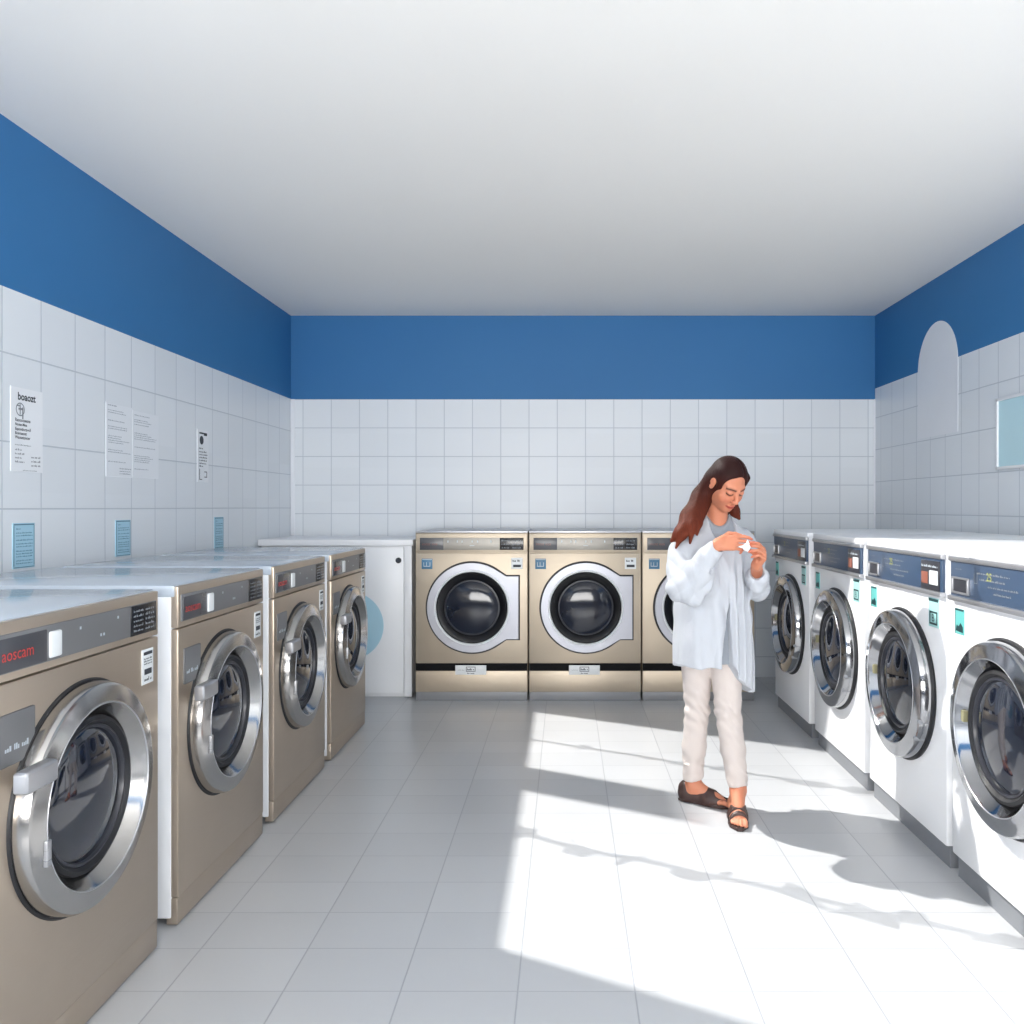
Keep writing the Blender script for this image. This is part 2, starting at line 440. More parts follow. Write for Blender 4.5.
# ---------------------------------------------------------------- washers on the right: white fronts, navy consoles
WR_W, WR_D, WR_H = 0.84, 1.04, 1.285
def make_right_washer(label):
    t = thing('washing_machine', label, 'washer', group='white washing machines along the right wall')
    W, H = WR_W / 2, WR_H
    MB().box(-W, W, 0.0, WR_D, 0.09, H - 0.03, 0.008).build('cabinet', M['white_bright'], t)
    MB().box(-W - 0.004, W + 0.004, -0.012, WR_D + 0.01, H - 0.032, H, 0.01).build('top_panel', M['white_bright'], t)
    MB().box(-W + 0.01, W - 0.01, 0.02, WR_D - 0.02, 0.0, 0.095).build('kick_plate', M['kick_dark'], t)
    c = MB().box(-W + 0.012, W - 0.012, -0.012, 0.01, H - 0.186, H - 0.036, 0.004).build('control_panel', M['panel_navy'], t)
    MB().box(-W + 0.006, W - 0.006, -0.02, 0.008, H - 0.05, H - 0.03, 0.005).box(-W + 0.006, W - 0.006, -0.024, 0.008, H - 0.202, H - 0.182, 0.006).build('console_trim', M['silver'], c)
    # framed window at the far end, small print in the middle, coin unit at the near end
    f = MB()
    x0, x1, z0, z1 = -W + 0.03, -W + 0.165, H - 0.172, H - 0.108
    f.box(x0, x1, -0.02, -0.01, z1 - 0.008, z1, 0.002).box(x0, x1, -0.02, -0.01, z0, z0 + 0.008, 0.002).box(x0, x0 + 0.01, -0.02, -0.01, z0, z1, 0.002).box(x1 - 0.012, x1, -0.02, -0.01, z0, z1, 0.002)
    f.build('window_frame', M['silver'], c)
    MB().box(x0 + 0.008, x1 - 0.01, -0.0145, -0.01, z0 + 0.006, z1 - 0.006).build('display_window', M['display_dark'], c)
    p = MB()
    scribble(p, -W + 0.05, -W + 0.11, H - 0.08, 0.006, -0.013, 2)
    for i, (a, b_) in enumerate(((0.22, 0.45), (0.24, 0.42), (0.3, 0.5), (0.34, 0.46))):
        scribble(p, -W + a, -W + b_, H - 0.085 - i * 0.022, 0.008, -0.013, i + 30)
    p.flat([(-W + 0.2, -W + 0.203, H - 0.12, H - 0.085), (-W + 0.2, -W + 0.225, H - 0.122, H - 0.119), (-W + 0.222, -W + 0.225, H - 0.12, H - 0.085)], -0.013)
    build_pieces(p, 'panel_lettering', M['grey_print'], c)
    text('25', 'digits', -W + 0.29, H - 0.105, -0.0132, 0.042, M['yellow_print'], c, 0.9)
    MB().box(W - 0.2, W - 0.03, -0.017, -0.01, H - 0.182, H - 0.06, 0.003).build('coin_unit', M['display_dark'], c)
    p = MB()
    scribble(p, W - 0.19, W - 0.04, H - 0.088, 0.012, -0.0178, 4)
    build_pieces(p, 'coin_unit_lettering', M['pale_print'], c)
    MB().box(W - 0.112, W - 0.038, -0.021, -0.012, H - 0.158, H - 0.1, 0.003).build('card_reader', M['plate'], c)
    MB().box(W - 0.19, W - 0.13, -0.02, -0.012, H - 0.158, H - 0.108, 0.004).build('coin_slot', M['orange'], c)
    s = MB().box(-W + 0.03, -W + 0.1, -0.003, 0.002, H - 0.33, H - 0.232, 0.001).build('sticker', M['teal'], t)
    q = MB().flat([(-W + 0.03, -W + 0.1, H - 0.24, H - 0.232), (-W + 0.03, -W + 0.034, H - 0.33, H - 0.232)], -0.0036)
    q.poly([(-W + 0.036, H - 0.318), (-W + 0.094, H - 0.322), (-W + 0.094, H - 0.3), (-W + 0.075, H - 0.285), (-W + 0.06, H - 0.3), (-W + 0.045, H - 0.294)], -0.0036, -0.0032)
    build_pieces(q, 'sticker_lettering', M['teal_dark'], s)
    x0 = W - 0.155
    s = MB().box(x0, x0 + 0.09, -0.003, 0.002, H - 0.335, H - 0.215, 0.001).build('sticker', M['teal_pale'], t)
    q = MB().flat([(x0, x0 + 0.09, H - 0.23, H - 0.218)], -0.0036)
    for a in ((x0 + 0.008, x0 + 0.082, H - 0.278, H - 0.27), (x0 + 0.008, x0 + 0.082, H - 0.325, H - 0.317), (x0 + 0.008, x0 + 0.018, H - 0.325, H - 0.27), (x0 + 0.072, x0 + 0.082, H - 0.325, H - 0.27)):
        q.flat([a], -0.0036)
    build_pieces(q, 'sticker_lettering', M['teal_dark'], s)
    text('B', 'sticker_letter', x0 + 0.03, H - 0.312, -0.004, 0.045, M['teal_dark'], s)
    d = washer_door(t, 0.0, 0.658, 0.322, M['chrome'], 0.06)
    MB().box(-0.246, -0.226, -0.05, -0.02, 0.65, 0.692, 0.004).build('latch_or_glint', M['glint'], d)  # reflection in the chrome cone, built as a small olive block
    h = MB()
    for a in (-18, -34):
        x, z = 0.32 * math.cos(R(a)), 0.658 + 0.32 * math.sin(R(a))
        h.box(x - 0.006, x + 0.004, -0.066, -0.02, z - 0.008, z + 0.008, 0.002)
    h.build('hinge', M['kick_dark'], d)
    return t
RW = [(2.84, 'white washer nearest the camera on the right, door cut by the frame edge'),
      (3.73, 'second white washer from the camera on the right, full door in sunlight'),
      (4.64, 'third white washer in the right row, second from its far end'),
      (5.6, 'farthest white washer in the right row, in shade beside the woman')]
rw = make_right_washer(RW[0][1])
rw.location = (1.517, RW[0][0], 0); rw.rotation_euler = (0, 0, -PI / 2)
for y, lab in RW[1:]:
    dup(rw, (1.517, y, 0), -PI / 2, lab)

# ---------------------------------------------------------------- dryers along the back wall
DW, DH, DD, DY = 0.836, 1.266, 0.83, 6.18
def make_dryer(label):
    t = thing('tumble_dryer', label, 'dryer', group='beige tumble dryers along the back wall')
    W, H = DW / 2, DH
    MB().box(-W, W, 0.006, DD, 0.066, H - 0.012, 0.004).build('cabinet', M['beige'], t)
    MB().box(-W, W, -0.006, DD, H - 0.014, H, 0.004).build('top_panel', M['silver'], t)
    MB().box(-W + 0.004, W - 0.004, 0.012, DD - 0.03, 0.0, 0.07, 0.002).build('kick_plate', M['kick'], t)
    MB().box(-W + 0.003, W - 0.003, -0.008, 0.01, 0.282, H - 0.165, 0.005).build('front_panel', M['beige'], t)
    MB().box(-W + 0.003, W - 0.003, -0.008, 0.01, 0.07, 0.226, 0.005).build('lower_panel', M['beige'], t)
    MB().box(-W + 0.002, W - 0.002, -0.001, 0.01, 0.226, 0.284).build('vent_strip', M['matt_black'], t)
    c = MB().box(-W + 0.003, W - 0.003, -0.01, 0.01, H - 0.158, H - 0.016, 0.006).build('console', M['beige'], t)
    MB().box(-W + 0.035, W - 0.03, -0.014, -0.006, H - 0.14, H - 0.05, 0.002).build('control_panel', M['panel_silver'], c)
    MB().box(-W + 0.035, -W + 0.21, -0.017, -0.01, H - 0.14, H - 0.05, 0.002).build('display_window', M['display'], c)
    text('oscaz ooa', 'lettering', -W + 0.052, H - 0.105, -0.0178, 0.03, M['brown'], c, 0.95)
    MB().box(W - 0.207, W - 0.03, -0.017, -0.01, H - 0.14, H - 0.05, 0.002).build('programme_display', M['black_gloss'], c)
    p = MB()
    for i in range(3):
        scribble(p, W - 0.195, W - 0.13, H - 0.128 + i * 0.026, 0.011, -0.0178, i + 1)
        scribble(p, W - 0.112, W - 0.045, H - 0.128 + i * 0.026, 0.012, -0.0178, i + 11)
    build_pieces(p, 'display_lettering', M['grey_print'], c)
    p = MB().flat([(-W + x, -W + x + 0.008, H - 0.085, H - 0.07) for x in (0.24, 0.31, 0.345, 0.42, 0.46, 0.56)] + [(-W + 0.405, -W + 0.44, H - 0.11, H - 0.106)], -0.0146)
    build_pieces(p, 'indicator_dot', M['pale_print'], c)
    s = MB().box(-W + 0.048, -W + 0.128, -0.011, -0.007, H - 0.282, H - 0.205, 0.001).build('sticker', M['blue_sticker'], t)
    q = MB().flat([(-W + 0.052, -W + 0.124, H - 0.214, H - 0.209), (-W + 0.062, -W + 0.066, H - 0.262, H - 0.232), (-W + 0.082, -W + 0.086, H - 0.262, H - 0.232), (-W + 0.108, -W + 0.112, H - 0.262, H - 0.232), (-W + 0.062, -W + 0.112, H - 0.264, H - 0.259)], -0.0116)
    build_pieces(q, 'sticker_lettering', M['pale_print'], s)
    s = MB().box(W - 0.122, W - 0.038, -0.011, -0.007, H - 0.282, H - 0.198, 0.001).build('sticker', M['plate'], t)
    q = MB().flat([(W - 0.108, W - 0.05, H - 0.268, H - 0.25)], -0.0116)
    scribble(q, W - 0.112, W - 0.05, H - 0.228, 0.018, -0.0116, 8); build_pieces(q, 'sticker_lettering', M['ink'], s)
    # door: flat silver ring that runs out into an upright pull plate on its right side
    cx, cz, ro = 0.005, 0.698, 0.338
    def outline(r, ex, hz):
        pts = []
        a_start, a_end = math.asin(min(1, (hz + 0.05) / r)), 2 * PI - math.asin(min(1, (hz + 0.05) / r))
        for i in range(73):
            a = a_start + (a_end - a_start) * i / 72
            pts.append((cx + r * math.cos(a), cz + r * math.sin(a)))
        key = [pts[-1], (cx + 0.255, cz - hz), (cx + ex, cz - hz), (cx + ex, cz + hz), (cx + 0.255, cz + hz), pts[0]]
        for p, q in zip(key, key[1:]):
            for i in range(1, 11):
                if q is key[-1] and i == 10: break
                pts.append((p[0] + (q[0] - p[0]) * i / 10, p[1] + (q[1] - p[1]) * i / 10))
        return pts
    def ring(r, ex, hz, ri, y0, y1):
        b = bmesh.new()
        o = outline(r, ex, hz); n = len(o)
        res = {}
        for y in (y0, y1):
            res[y] = ([b.verts.new((x, y, z)) for x, z in o],
                      [b.verts.new((cx + ri * math.cos(math.atan2(z - cz, x - cx)), y, cz + ri * math.sin(math.atan2(z - cz, x - cx)))) for x, z in o])
        for i in range(n):
            j = (i + 1) % n
            (o0, i0), (o1, i1) = res[y0], res[y1]
            b.faces.new((o0[i], o0[j], i0[j], i0[i])); b.faces.new((o1[i], i1[i], i1[j], o1[j]))
            b.faces.new((o0[i], o1[i], o1[j], o0[j])); b.faces.new((i0[i], i0[j], i1[j], i1[i]))
        bmesh.ops.recalc_face_normals(b, faces=b.faces[:])
        return b
    mb = MB(); mb.add(ring(0.331, 0.345, 0.232, 0.272, -0.034, -0.002)); d = mb.build('door', M['ring_grey'], t)
    mb = MB(); mb.add(ring(0.345, 0.356, 0.243, 0.3, -0.012, -0.004)); mb.build('gasket', M['black'], d)
    MB().lathe([(0.281, -0.032), (0.278, -0.039), (0.27, -0.04), (0.265, -0.033), (0.262, -0.02)], cx, cz).build('rim', M['plate'], d)
    MB().lathe([(0.268, -0.03), (0.255, -0.036), (0.23, -0.03), (0.205, -0.014), (0.198, -0.004)], cx, cz).build('seal', M['black_seal'], d)
    MB().lathe([(0.208, -0.012), (0.204, -0.02), (0.197, -0.021), (0.192, -0.012)], cx, cz).build('glass_rim', M['display_dark'], d)
    MB().lathe([(0.2, -0.012), (0.19, -0.018), (0.13, -0.03), (0.06, -0.036), (0, -0.0375)], cx, cz).build('glass', M['glass_in'], d)
    l = MB().box(-0.12, 0.11, -0.013, -0.003, 0.198, 0.268, 0.003).build('label_plate', M['plate'], t)
    q = MB().flat([(-0.04, 0.03, 0.222, 0.226), (-0.04, 0.03, 0.254, 0.258), (-0.04, -0.036, 0.222, 0.258), (0.026, 0.03, 0.222, 0.258)], -0.0136)
    scribble(q, -0.032, 0.022, 0.232, 0.014, -0.0136, 6); scribble(q, -0.03, 0.03, 0.205, 0.01, -0.0136, 7); scribble(q, -0.1, -0.05, 0.232, 0.004, -0.0136, 8)
    build_pieces(q, 'label_lettering', M['ink'], l)
    return t
DL = ['beige tumble dryer against the back wall, beside the white cabinet', 'middle beige tumble dryer of three against the back wall',
      'beige tumble dryer against the back wall, partly hidden behind the woman']
dr = make_dryer(DL[0]); dr.location = (-0.703, DY, 0)
for i in (1, 2):
    dup(dr, (-0.703 + 0.8445 * i, DY, 0), 0, DL[i])

# ---------------------------------------------------------------- white cabinet in the left back corner
cb_ = thing('storage_cabinet', 'low white cabinet with wide top in the left back corner', 'cabinet', (-1.745, 6.28, 0))
MB().box(-0.57, 0.575, 0.03, 0.74, 0.03, 1.15, 0.004).box(-0.55, 0.56, 0.05, 0.7, 0.0, 0.04).build('carcass', M['white'], cb_)
MB().box(-0.585, 0.59, -0.012, 0.75, 1.15, 1.2, 0.01, 3).build('top_slab', M['white'], cb_)
MB().box(0.52, 0.578, 0.0, 0.04, 0.01, 1.152, 0.005).build('corner_post', M['white'], cb_)
cd = MB().box(-0.565, 0.515, 0.012, 0.034, 0.035, 1.142, 0.004).build('door', M['white'], cb_)
MB().lathe([(0.0, 0.006), (0.012, 0.006), (0.013, 0.004), (0.02, 0.004), (0.022, 0.008), (0.022, 0.013)], 0.475, 1.04, 24).build('lock', M['ink'], cd)
MB().lathe([(0.0, 0.0085), (0.257, 0.0085), (0.257, 0.0125)], 0.105, 0.545, 72).build('decal', M['decal'], cd)['label'] = 'round light blue decal'

# ---------------------------------------------------------------- notices on the left wall (each built facing -Y, then turned to face +X)
def left_notice(name, label, cat, y0, y1, z0, z1, m, group=None):
    t = MB().box(0, y1 - y0, -0.004, 0.0, z0 - z0, z1 - z0, 0.001).build(name, m, None, False, (XL - 0.0005, y0, z0), PI / 2)
    return tag(t, label, cat, group)
def ly(px): return F * -XL / (566 - px)
def lz(px, py): return EYE + (507 - py) * ly(px) / F
# tall notice with a bold heading and a round emblem
y0, y1 = ly(10), ly(42); z0, z1 = lz(26, 472), lz(26, 389); w_, h_ = y1 - y0, z1 - z0
n1 = left_notice('wall_notice', 'tall white notice with bold heading and round emblem on the left wall', 'notice', y0, y1, z0, z1, M['paper'])
text('boaozt', 'heading', w_ * 0.2, h_ * 0.855, -0.0048, h_ * 0.125, M['ink'], n1, 0.95, 0.0, 0.0012)
MB().lathe([(0.024, -0.0046), (0.029, -0.0046)], w_ * 0.28, h_ * 0.74, 24).flat([(w_ * 0.28 - 0.004, w_ * 0.28 + 0.002, h_ * 0.74 - 0.022, h_ * 0.74 + 0.022), (w_ * 0.28 - 0.012, w_ * 0.28 + 0.02, h_ * 0.74 - 0.002, h_ * 0.74 + 0.006), (w_ * 0.28 + 0.012, w_ * 0.28 + 0.02, h_ * 0.74 - 0.04, h_ * 0.74 + 0.01), (w_ * 0.28 - 0.022, w_ * 0.28 - 0.002, h_ * 0.74 + 0.012, h_ * 0.74 + 0.018)], -0.0048).build('emblem', M['grey_print'], n1)
for i, (s_, zz, sz) in enumerate((('Rasoooseots', 0.595, 0.05), ('Nosex-Moa', 0.545, 0.042), ('Eapoodocta-n3', 0.49, 0.044), ('Boersasost', 0.44, 0.044), ('Waosetosoer', 0.39, 0.046))):
    text(s_, 'text_line', w_ * 0.12, h_ * zz, -0.0048, h_ * sz * 1.1, M['ink'], n1, 0.98, 0.0, 0.0004)
q = scribble(MB(), w_ * 0.12, w_ * 0.62, h_ * 0.31, h_ * 0.016, -0.0048, 1)
for i in range(4):
    scribble(q, w_ * 0.12, w_ * (0.34 + 0.08 * (i % 2)), h_ * (0.25 - 0.048 * i), h_ * 0.024, -0.0048, i + 3)
for i in range(3):
    scribble(q, w_ * 0.62, w_ * 0.93, h_ * (0.17 - 0.05 * i), h_ * 0.03, -0.0048, i + 13)
scribble(q, w_ * 0.36, w_ * 0.82, h_ * 0.012, h_ * 0.014, -0.0048, 40)
build_pieces(q, 'small_lettering', M['grey_print'], n1)
# a pair of faint typed sheets
for k, (a, b_, top, bot, lab) in enumerate(((105.5, 131.5, 405, 477, 'left one of two faint typed sheets side by side on the left wall'),
                                            (132, 158, 413, 478, 'right one of two faint typed sheets side by side on the left wall'))):
    y0, y1 = ly(a), ly(b_); xm = (a + b_) / 2; z0, z1 = lz(xm, bot), lz(xm, top); w_, h_ = y1 - y0, z1 - z0
    o = left_notice('typed_sheet', lab, 'notice', y0, y1, z0, z1, M['paper_faint'], 'faint typed sheets on the left wall')
    q = MB()
    if k == 0: scribble(q, w_ * 0.06, w_ * 0.4, h_ * 0.965, h_ * 0.022, -0.0046, 77)
    rn = random.Random(k + 3)
    for zf in ([0.9, 0.87, 0.76, 0.68, 0.65, 0.55, 0.52, 0.49, 0.46, 0.36, 0.33, 0.2] if k == 0 else [0.93, 0.86, 0.83, 0.79, 0.66, 0.63, 0.6, 0.57, 0.45, 0.32, 0.29, 0.26, 0.23, 0.12]):
        scribble(q, w_ * 0.06, w_ * rn.uniform(0.55, 0.95), h_ * zf, h_ * 0.017, -0.0046, int(zf * 100))
    if k == 0:
        for zf in (0.11, 0.075, 0.04): scribble(q, w_ * 0.5, w_ * 0.95, h_ * zf, h_ * 0.02, -0.0046, int(zf * 999))
    build_pieces(q, 'typed_lettering', M['ink_soft'], o)
# narrow notice with a dark emblem
y0, y1 = ly(197), ly(208); z0, z1 = lz(202, 482), lz(202, 430); w_, h_ = y1 - y0, z1 - z0
n3 = left_notice('wall_notice', 'narrow white notice with dark emblem, above the far washers', 'notice', y0, y1, z0, z1, M['paper'])
q = MB()
q.lathe([(0.0, -0.0046), (0.028, -0.0046), (0.028, -0.0042)], w_ * 0.36, h_ * 0.8, 20)
q.flat([(w_ * 0.15, w_ * 0.85, h_ * 0.92, h_ * 0.95), (w_ * 0.55, w_ * 0.85, h_ * 0.895, h_ * 0.94)], -0.0048)
for i, (zf, e) in enumerate(((0.63, 0.5), (0.565, 0.85), (0.51, 0.9), (0.455, 0.9), (0.4, 0.85), (0.345, 0.8), (0.29, 0.5))):
    scribble(q, w_ * 0.15, w_ * e, h_ * zf, h_ * 0.032, -0.0048, i)
q.flat([(w_ * 0.15, w_ * 0.2, h_ * 0.05, h_ * 0.25), (w_ * 0.15, w_ * 0.4, h_ * 0.04, h_ * 0.055), (w_ * 0.6, w_ * 0.85, h_ * 0.19, h_ * 0.205), (w_ * 0.8, w_ * 0.85, h_ * 0.1, h_ * 0.2), (w_ * 0.6, w_ * 0.85, h_ * 0.09, h_ * 0.105)], -0.0048)
build_pieces(q, 'lettering', M['ink'], n3)
# three light blue notices just above the machine tops
for k, (a, b_, top, bot, lab) in enumerate(((12, 34, 523, 568, 'light blue notice above the nearest washers on the left wall'),
                                            (115, 130, 520, 556, 'middle one of three light blue notices on the left wall'),
                                            (214, 223, 517, 548, 'light blue notice on the left wall nearest the back corner'))):
    y0, y1 = ly(a), ly(b_); xm = (a + b_) / 2; z0, z1 = lz(xm, bot), lz(xm, top); w_, h_ = y1 - y0, z1 - z0
    o = left_notice('blue_notice', lab, 'notice', y0, y1, z0, z1, M['paper_blue'], 'light blue notices on the left wall')
    q = MB().flat([(0.004, w_ - 0.004, h_ * 0.955, h_ * 0.98), (0.004, w_ - 0.004, h_ * 0.015, h_ * 0.03), (0.004, 0.008, 0.01, h_ - 0.01), (w_ - 0.008, w_ - 0.004, 0.01, h_ - 0.01)], -0.0048)
    for i, zf in enumerate((0.86, 0.77, 0.71, 0.61, 0.53, 0.47, 0.37, 0.31, 0.25, 0.16, 0.1)):
        scribble(q, w_ * 0.14, w_ * (0.35 if i == 0 else 0.9), h_ * zf, h_ * 0.032, -0.0048, i + k * 20)
    build_pieces(q, 'lettering', M['ink_teal'], o)

# ---------------------------------------------------------------- right wall: pale arch and a light aqua print
def ry(px): return F * XR / (px - 566)
arc = [(-0.315, 1.95), (0.315, 1.95)] + [(0.315 * math.cos(PI * i / 40), 2.43 + 0.325 * math.sin(PI * i / 40)) for i in range(41)]
a = MB().poly(arc, -0.003, 0.0).build('wall_panel', M['arch'], None, True, (XR - 0.0005, 5.87, 0), -PI / 2)
tag(a, 'pale arched panel rising into the blue band of the right wall', 'wall panel')
pf = MB()
ax0, ax1, az0, az1 = -0.4, 0.4, 1.67, 2.1
t = thing('wall_print', 'light aqua print in a pale frame on the right wall, cut by the frame edge', 'picture', (XR - 0.0005, 4.63, 0), -PI / 2)
pf.box(ax0, ax1, -0.022, 0, az1 - 0.018, az1, 0.003).box(ax0, ax1, -0.022, 0, az0, az0 + 0.018, 0.003).box(ax0, ax0 + 0.018, -0.022, 0, az0, az1, 0.003).box(ax1 - 0.018, ax1, -0.022, 0, az0, az1, 0.003)
pf.build('frame', M['white'], t)
MB().box(ax0 + 0.012, ax1 - 0.012, -0.012, -0.002, az0 + 0.012, az1 - 0.012).build('print', M['aqua'], t, smooth=False)

# ---------------------------------------------------------------- the woman: smooth implicit bodies meshed on a fine grid
def PX(x, y, d):
    """point seen at pixel (x, y) of the photograph at distance d from the lens plane"""
    return np.array(((x - 566) * d / F, d, EYE - (y - 507) * d / F))

class Field:
    def __init__(s, lo, hi, h):
        s.lo = np.array(lo, float); s.h = h
        s.n = np.ceil((np.array(hi) - s.lo) / h).astype(int) + 1
        s.v = np.full(s.n, 0.06, np.float32)
    def region(s, lo, hi):
        a = np.clip(np.floor((np.array(lo) - s.lo) / s.h).astype(int), 0, s.n)
        b = np.clip(np.ceil((np.array(hi) - s.lo) / s.h).astype(int) + 1, 0, s.n)
        sl = tuple(slice(i, j) for i, j in zip(a, b))
        ax = [(s.lo[i] + s.h * np.arange(a[i], b[i])).astype(np.float32) for i in range(3)]
        return sl, np.meshgrid(*ax, indexing='ij', sparse=True)
    def put(s, d, sl, k=0.0, sub=False):
        v = s.v[sl]
        if sub:
            d = -d
            if k:
                h = np.clip(0.5 - 0.5 * (d - v) / k * -1 - 0.0, 0, 1)
                h = np.clip(0.5 + 0.5 * (d - v) / k, 0, 1)
                s.v[sl] = v + (d - v) * h + k * h * (1 - h)
            else:
                s.v[sl] = np.maximum(v, d)
        elif k:
            h = np.clip(0.5 + 0.5 * (v - d) / k, 0, 1)
            s.v[sl] = v + (d - v) * h - k * h * (1 - h)
        else:
            s.v[sl] = np.minimum(v, d)
    def cap(s, a, b, ra, rb=None, k=0.0, sub=False, disp=None, pad=0.03):
        rb = ra if rb is None else rb
        a = np.array(a, float); b = np.array(b, float); m = max(ra, rb) + pad + k
        sl, (x, y, z) = s.region(np.minimum(a, b) - m, np.maximum(a, b) + m)
        ab = b - a; L = max(ab @ ab, 1e-9)
        t = np.clip(((x - a[0]) * ab[0] + (y - a[1]) * ab[1] + (z - a[2]) * ab[2]) / L, 0, 1)
        d = np.sqrt((x - a[0] - t * ab[0]) ** 2 + (y - a[1] - t * ab[1]) ** 2 + (z - a[2] - t * ab[2]) ** 2) - (ra + (rb - ra) * t)
        if disp is not None: d = d + disp(x, y, z)
        s.put(d.astype(np.float32), sl, k, sub)
    def chain(s, pts, rad, k=0.0, **kw):
        for i in range(len(pts) - 1):
            s.cap(pts[i], pts[i + 1], rad[i], rad[i + 1], k, **kw)
    def ell(s, c, r, axes=None, k=0.0, sub=False, pad=0.03):
        c = np.array(c, float); r = np.array(r, float); m = r.max() + pad + k
        A = np.eye(3) if axes is None else np.array(axes)
        sl, (x, y, z) = s.region(c - m, c + m)
        u = [((x - c[0]) * A[i][0] + (y - c[1]) * A[i][1] + (z - c[2]) * A[i][2]) for i in range(3)]
        k0 = np.sqrt(sum((u[i] / r[i]) ** 2 for i in range(3))); k1 = np.sqrt(sum((u[i] / r[i] ** 2) ** 2 for i in range(3)))
        d = k0 * (k0 - 1) / np.maximum(k1, 1e-6)
        s.put(d.astype(np.float32), sl, k, sub)
    def full(s):
        return s.region(s.lo, s.lo + s.h * (s.n - 1))
    def mesh(s):
        v = s.v; ins = v < 0; n = s.n
        c = [ins[i:n[0] - 1 + i, j:n[1] - 1 + j, k:n[2] - 1 + k] for i in (0, 1) for j in (0, 1) for k in (0, 1)]
        cnt = sum(q.astype(np.int8) for q in c)
        act = (cnt > 0) & (cnt < 8)
        idx = np.argwhere(act)
        ids = np.full(act.shape, -1, np.int32); ids[tuple(idx.T)] = np.arange(len(idx))
        offs = np.array([(i, j, k) for i in (0, 1) for j in (0, 1) for k in (0, 1)])
        val = np.stack([v[tuple((idx + o).T)] for o in offs], 1)
        acc = np.zeros((len(idx), 3)); num = np.zeros(len(idx))
        for p in range(8):
            for q in range(p + 1, 8):
                if np.abs(offs[p] - offs[q]).sum() != 1: continue
                a, b = val[:, p], val[:, q]; cr = (a < 0) != (b < 0)
                t = np.where(cr, a / np.where(cr, a - b, 1), 0)
                acc += np.where(cr[:, None], offs[p] + t[:, None] * (offs[q] - offs[p]), 0); num += cr
        vert = s.lo + s.h * (idx + acc / num[:, None])
        faces = []
        for ax in range(3):
            b_, c_ = (ax + 1) % 3, (ax + 2) % 3
            s0 = [slice(None)] * 3; s1 = [slice(None)] * 3
            s0[ax] = slice(0, n[ax] - 1); s1[ax] = slice(1, n[ax])
            A = ins[tuple(s0)]; B = ins[tuple(s1)]
            e = np.argwhere(A != B)
            ok = (e[:, b_] > 0) & (e[:, c_] > 0) & (e[:, b_] < n[b_] - 1) & (e[:, c_] < n[c_] - 1)
            e = e[ok]; fl = A[tuple(e.T)]
            eb = np.zeros(3, int); eb[b_] = 1; ec = np.zeros(3, int); ec[c_] = 1
            q = np.stack([ids[tuple((e - eb - ec).T)], ids[tuple((e - ec).T)], ids[tuple(e.T)], ids[tuple((e - eb).T)]], 1)
            q[~fl] = q[~fl][:, ::-1]
            faces.append(q)
        return vert, np.concatenate(faces)
    def build(s, name, m, parent=None, relax=2, keep_largest=False):
        vert, fc = s.mesh()
        ref = vert.copy()
        for it in range(relax):           # a light Taubin smoothing takes the grid's facets away
            for lam in (0.5, -0.52):
                acc = np.zeros_like(vert); cn = np.zeros(len(vert))
                for a in range(4):
                    b = (a + 1) % 4
                    np.add.at(acc, fc[:, a], vert[fc[:, b]]); np.add.at(acc, fc[:, b], vert[fc[:, a]])
                    np.add.at(cn, fc[:, a], 1); np.add.at(cn, fc[:, b], 1)
                vert = vert + lam * (acc / np.maximum(cn, 1)[:, None] - vert)
        o0 = WO
        me = bpy.data.meshes.new(name)
        me.vertices.add(len(vert)); me.vertices.foreach_set('co', (vert - o0).astype(np.float32).ravel())
        me.loops.add(fc.size); me.loops.foreach_set('vertex_index', fc.astype(np.int32).ravel())
        me.polygons.add(len(fc)); me.polygons.foreach_set('loop_start', np.arange(0, fc.size, 4, dtype=np.int32))
        me.update(calc_edges=True); me.validate()
        bm = bmesh.new(); bm.from_mesh(me)          # drop stray specks
        seen = set(); isl = []
        for v0 in bm.verts:
            if v0.index in seen: continue
            st = [v0]; seen.add(v0.index); cur = []
            while st:
                q = st.pop(); cur.append(q)
                for e in q.link_edges:
                    w_ = e.other_vert(q)
                    if w_.index not in seen: seen.add(w_.index); st.append(w_)
            isl.append(cur)
        isl.sort(key=len, reverse=True)
        kill = [q for g in isl[1:] if keep_largest or len(g) < 150 for q in g]
        if kill: bmesh.ops.delete(bm, geom=kill, context='VERTS')
        bm.to_mesh(me); bm.free()
        me.polygons.foreach_set('use_smooth', [True] * len(me.polygons))
        me.materials.append(m)
        ob = bpy.data.objects.new(name, me); COL.objects.link(ob); ob.parent = parent
        if parent is None: ob.location = WO
        return ob

WO = np.array((0.70, 3.95, 0.0))
nrm = lambda v: np.array(v, float) / np.linalg.norm(v)

# --- joints
HC = PX(726.5, 483.0, 3.90)                                   # middle of the head
yaw, pit = R(27), R(38)
hf = np.array((math.sin(yaw) * math.cos(pit), -math.cos(yaw) * math.cos(pit), -math.sin(pit)))
hr = np.array((math.cos(yaw), math.sin(yaw), 0)); hu = np.cross(hf, hr)
HA = (hr, hf, hu)
HS = 1.05
H = lambda x, y, z: HC + HS * (x * hr + y * hf + z * hu)
neck0 = PX(716.5, 524, 4.0)
shR, shL = PX(690, 543, 3.93), PX(742, 540, 4.05)
elR, elL = PX(679, 590, 3.78), PX(757, 589, 3.94)
wrR, wrL = PX(717.5, 544.5, 3.72), PX(756.5, 565, 3.76)
hipR, hipL = np.array((0.625, 3.98, 0.86)), np.array((0.765, 3.99, 0.86))
knR, knL = PX(697, 714, 4.03), PX(728, 716, 3.91)
anR, anL = PX(693, 786, 4.065), PX(738, 790, 3.895)
heelR, toeR = np.array((0.592, 4.085, 0.038)), np.array((0.772, 3.985, 0.026))
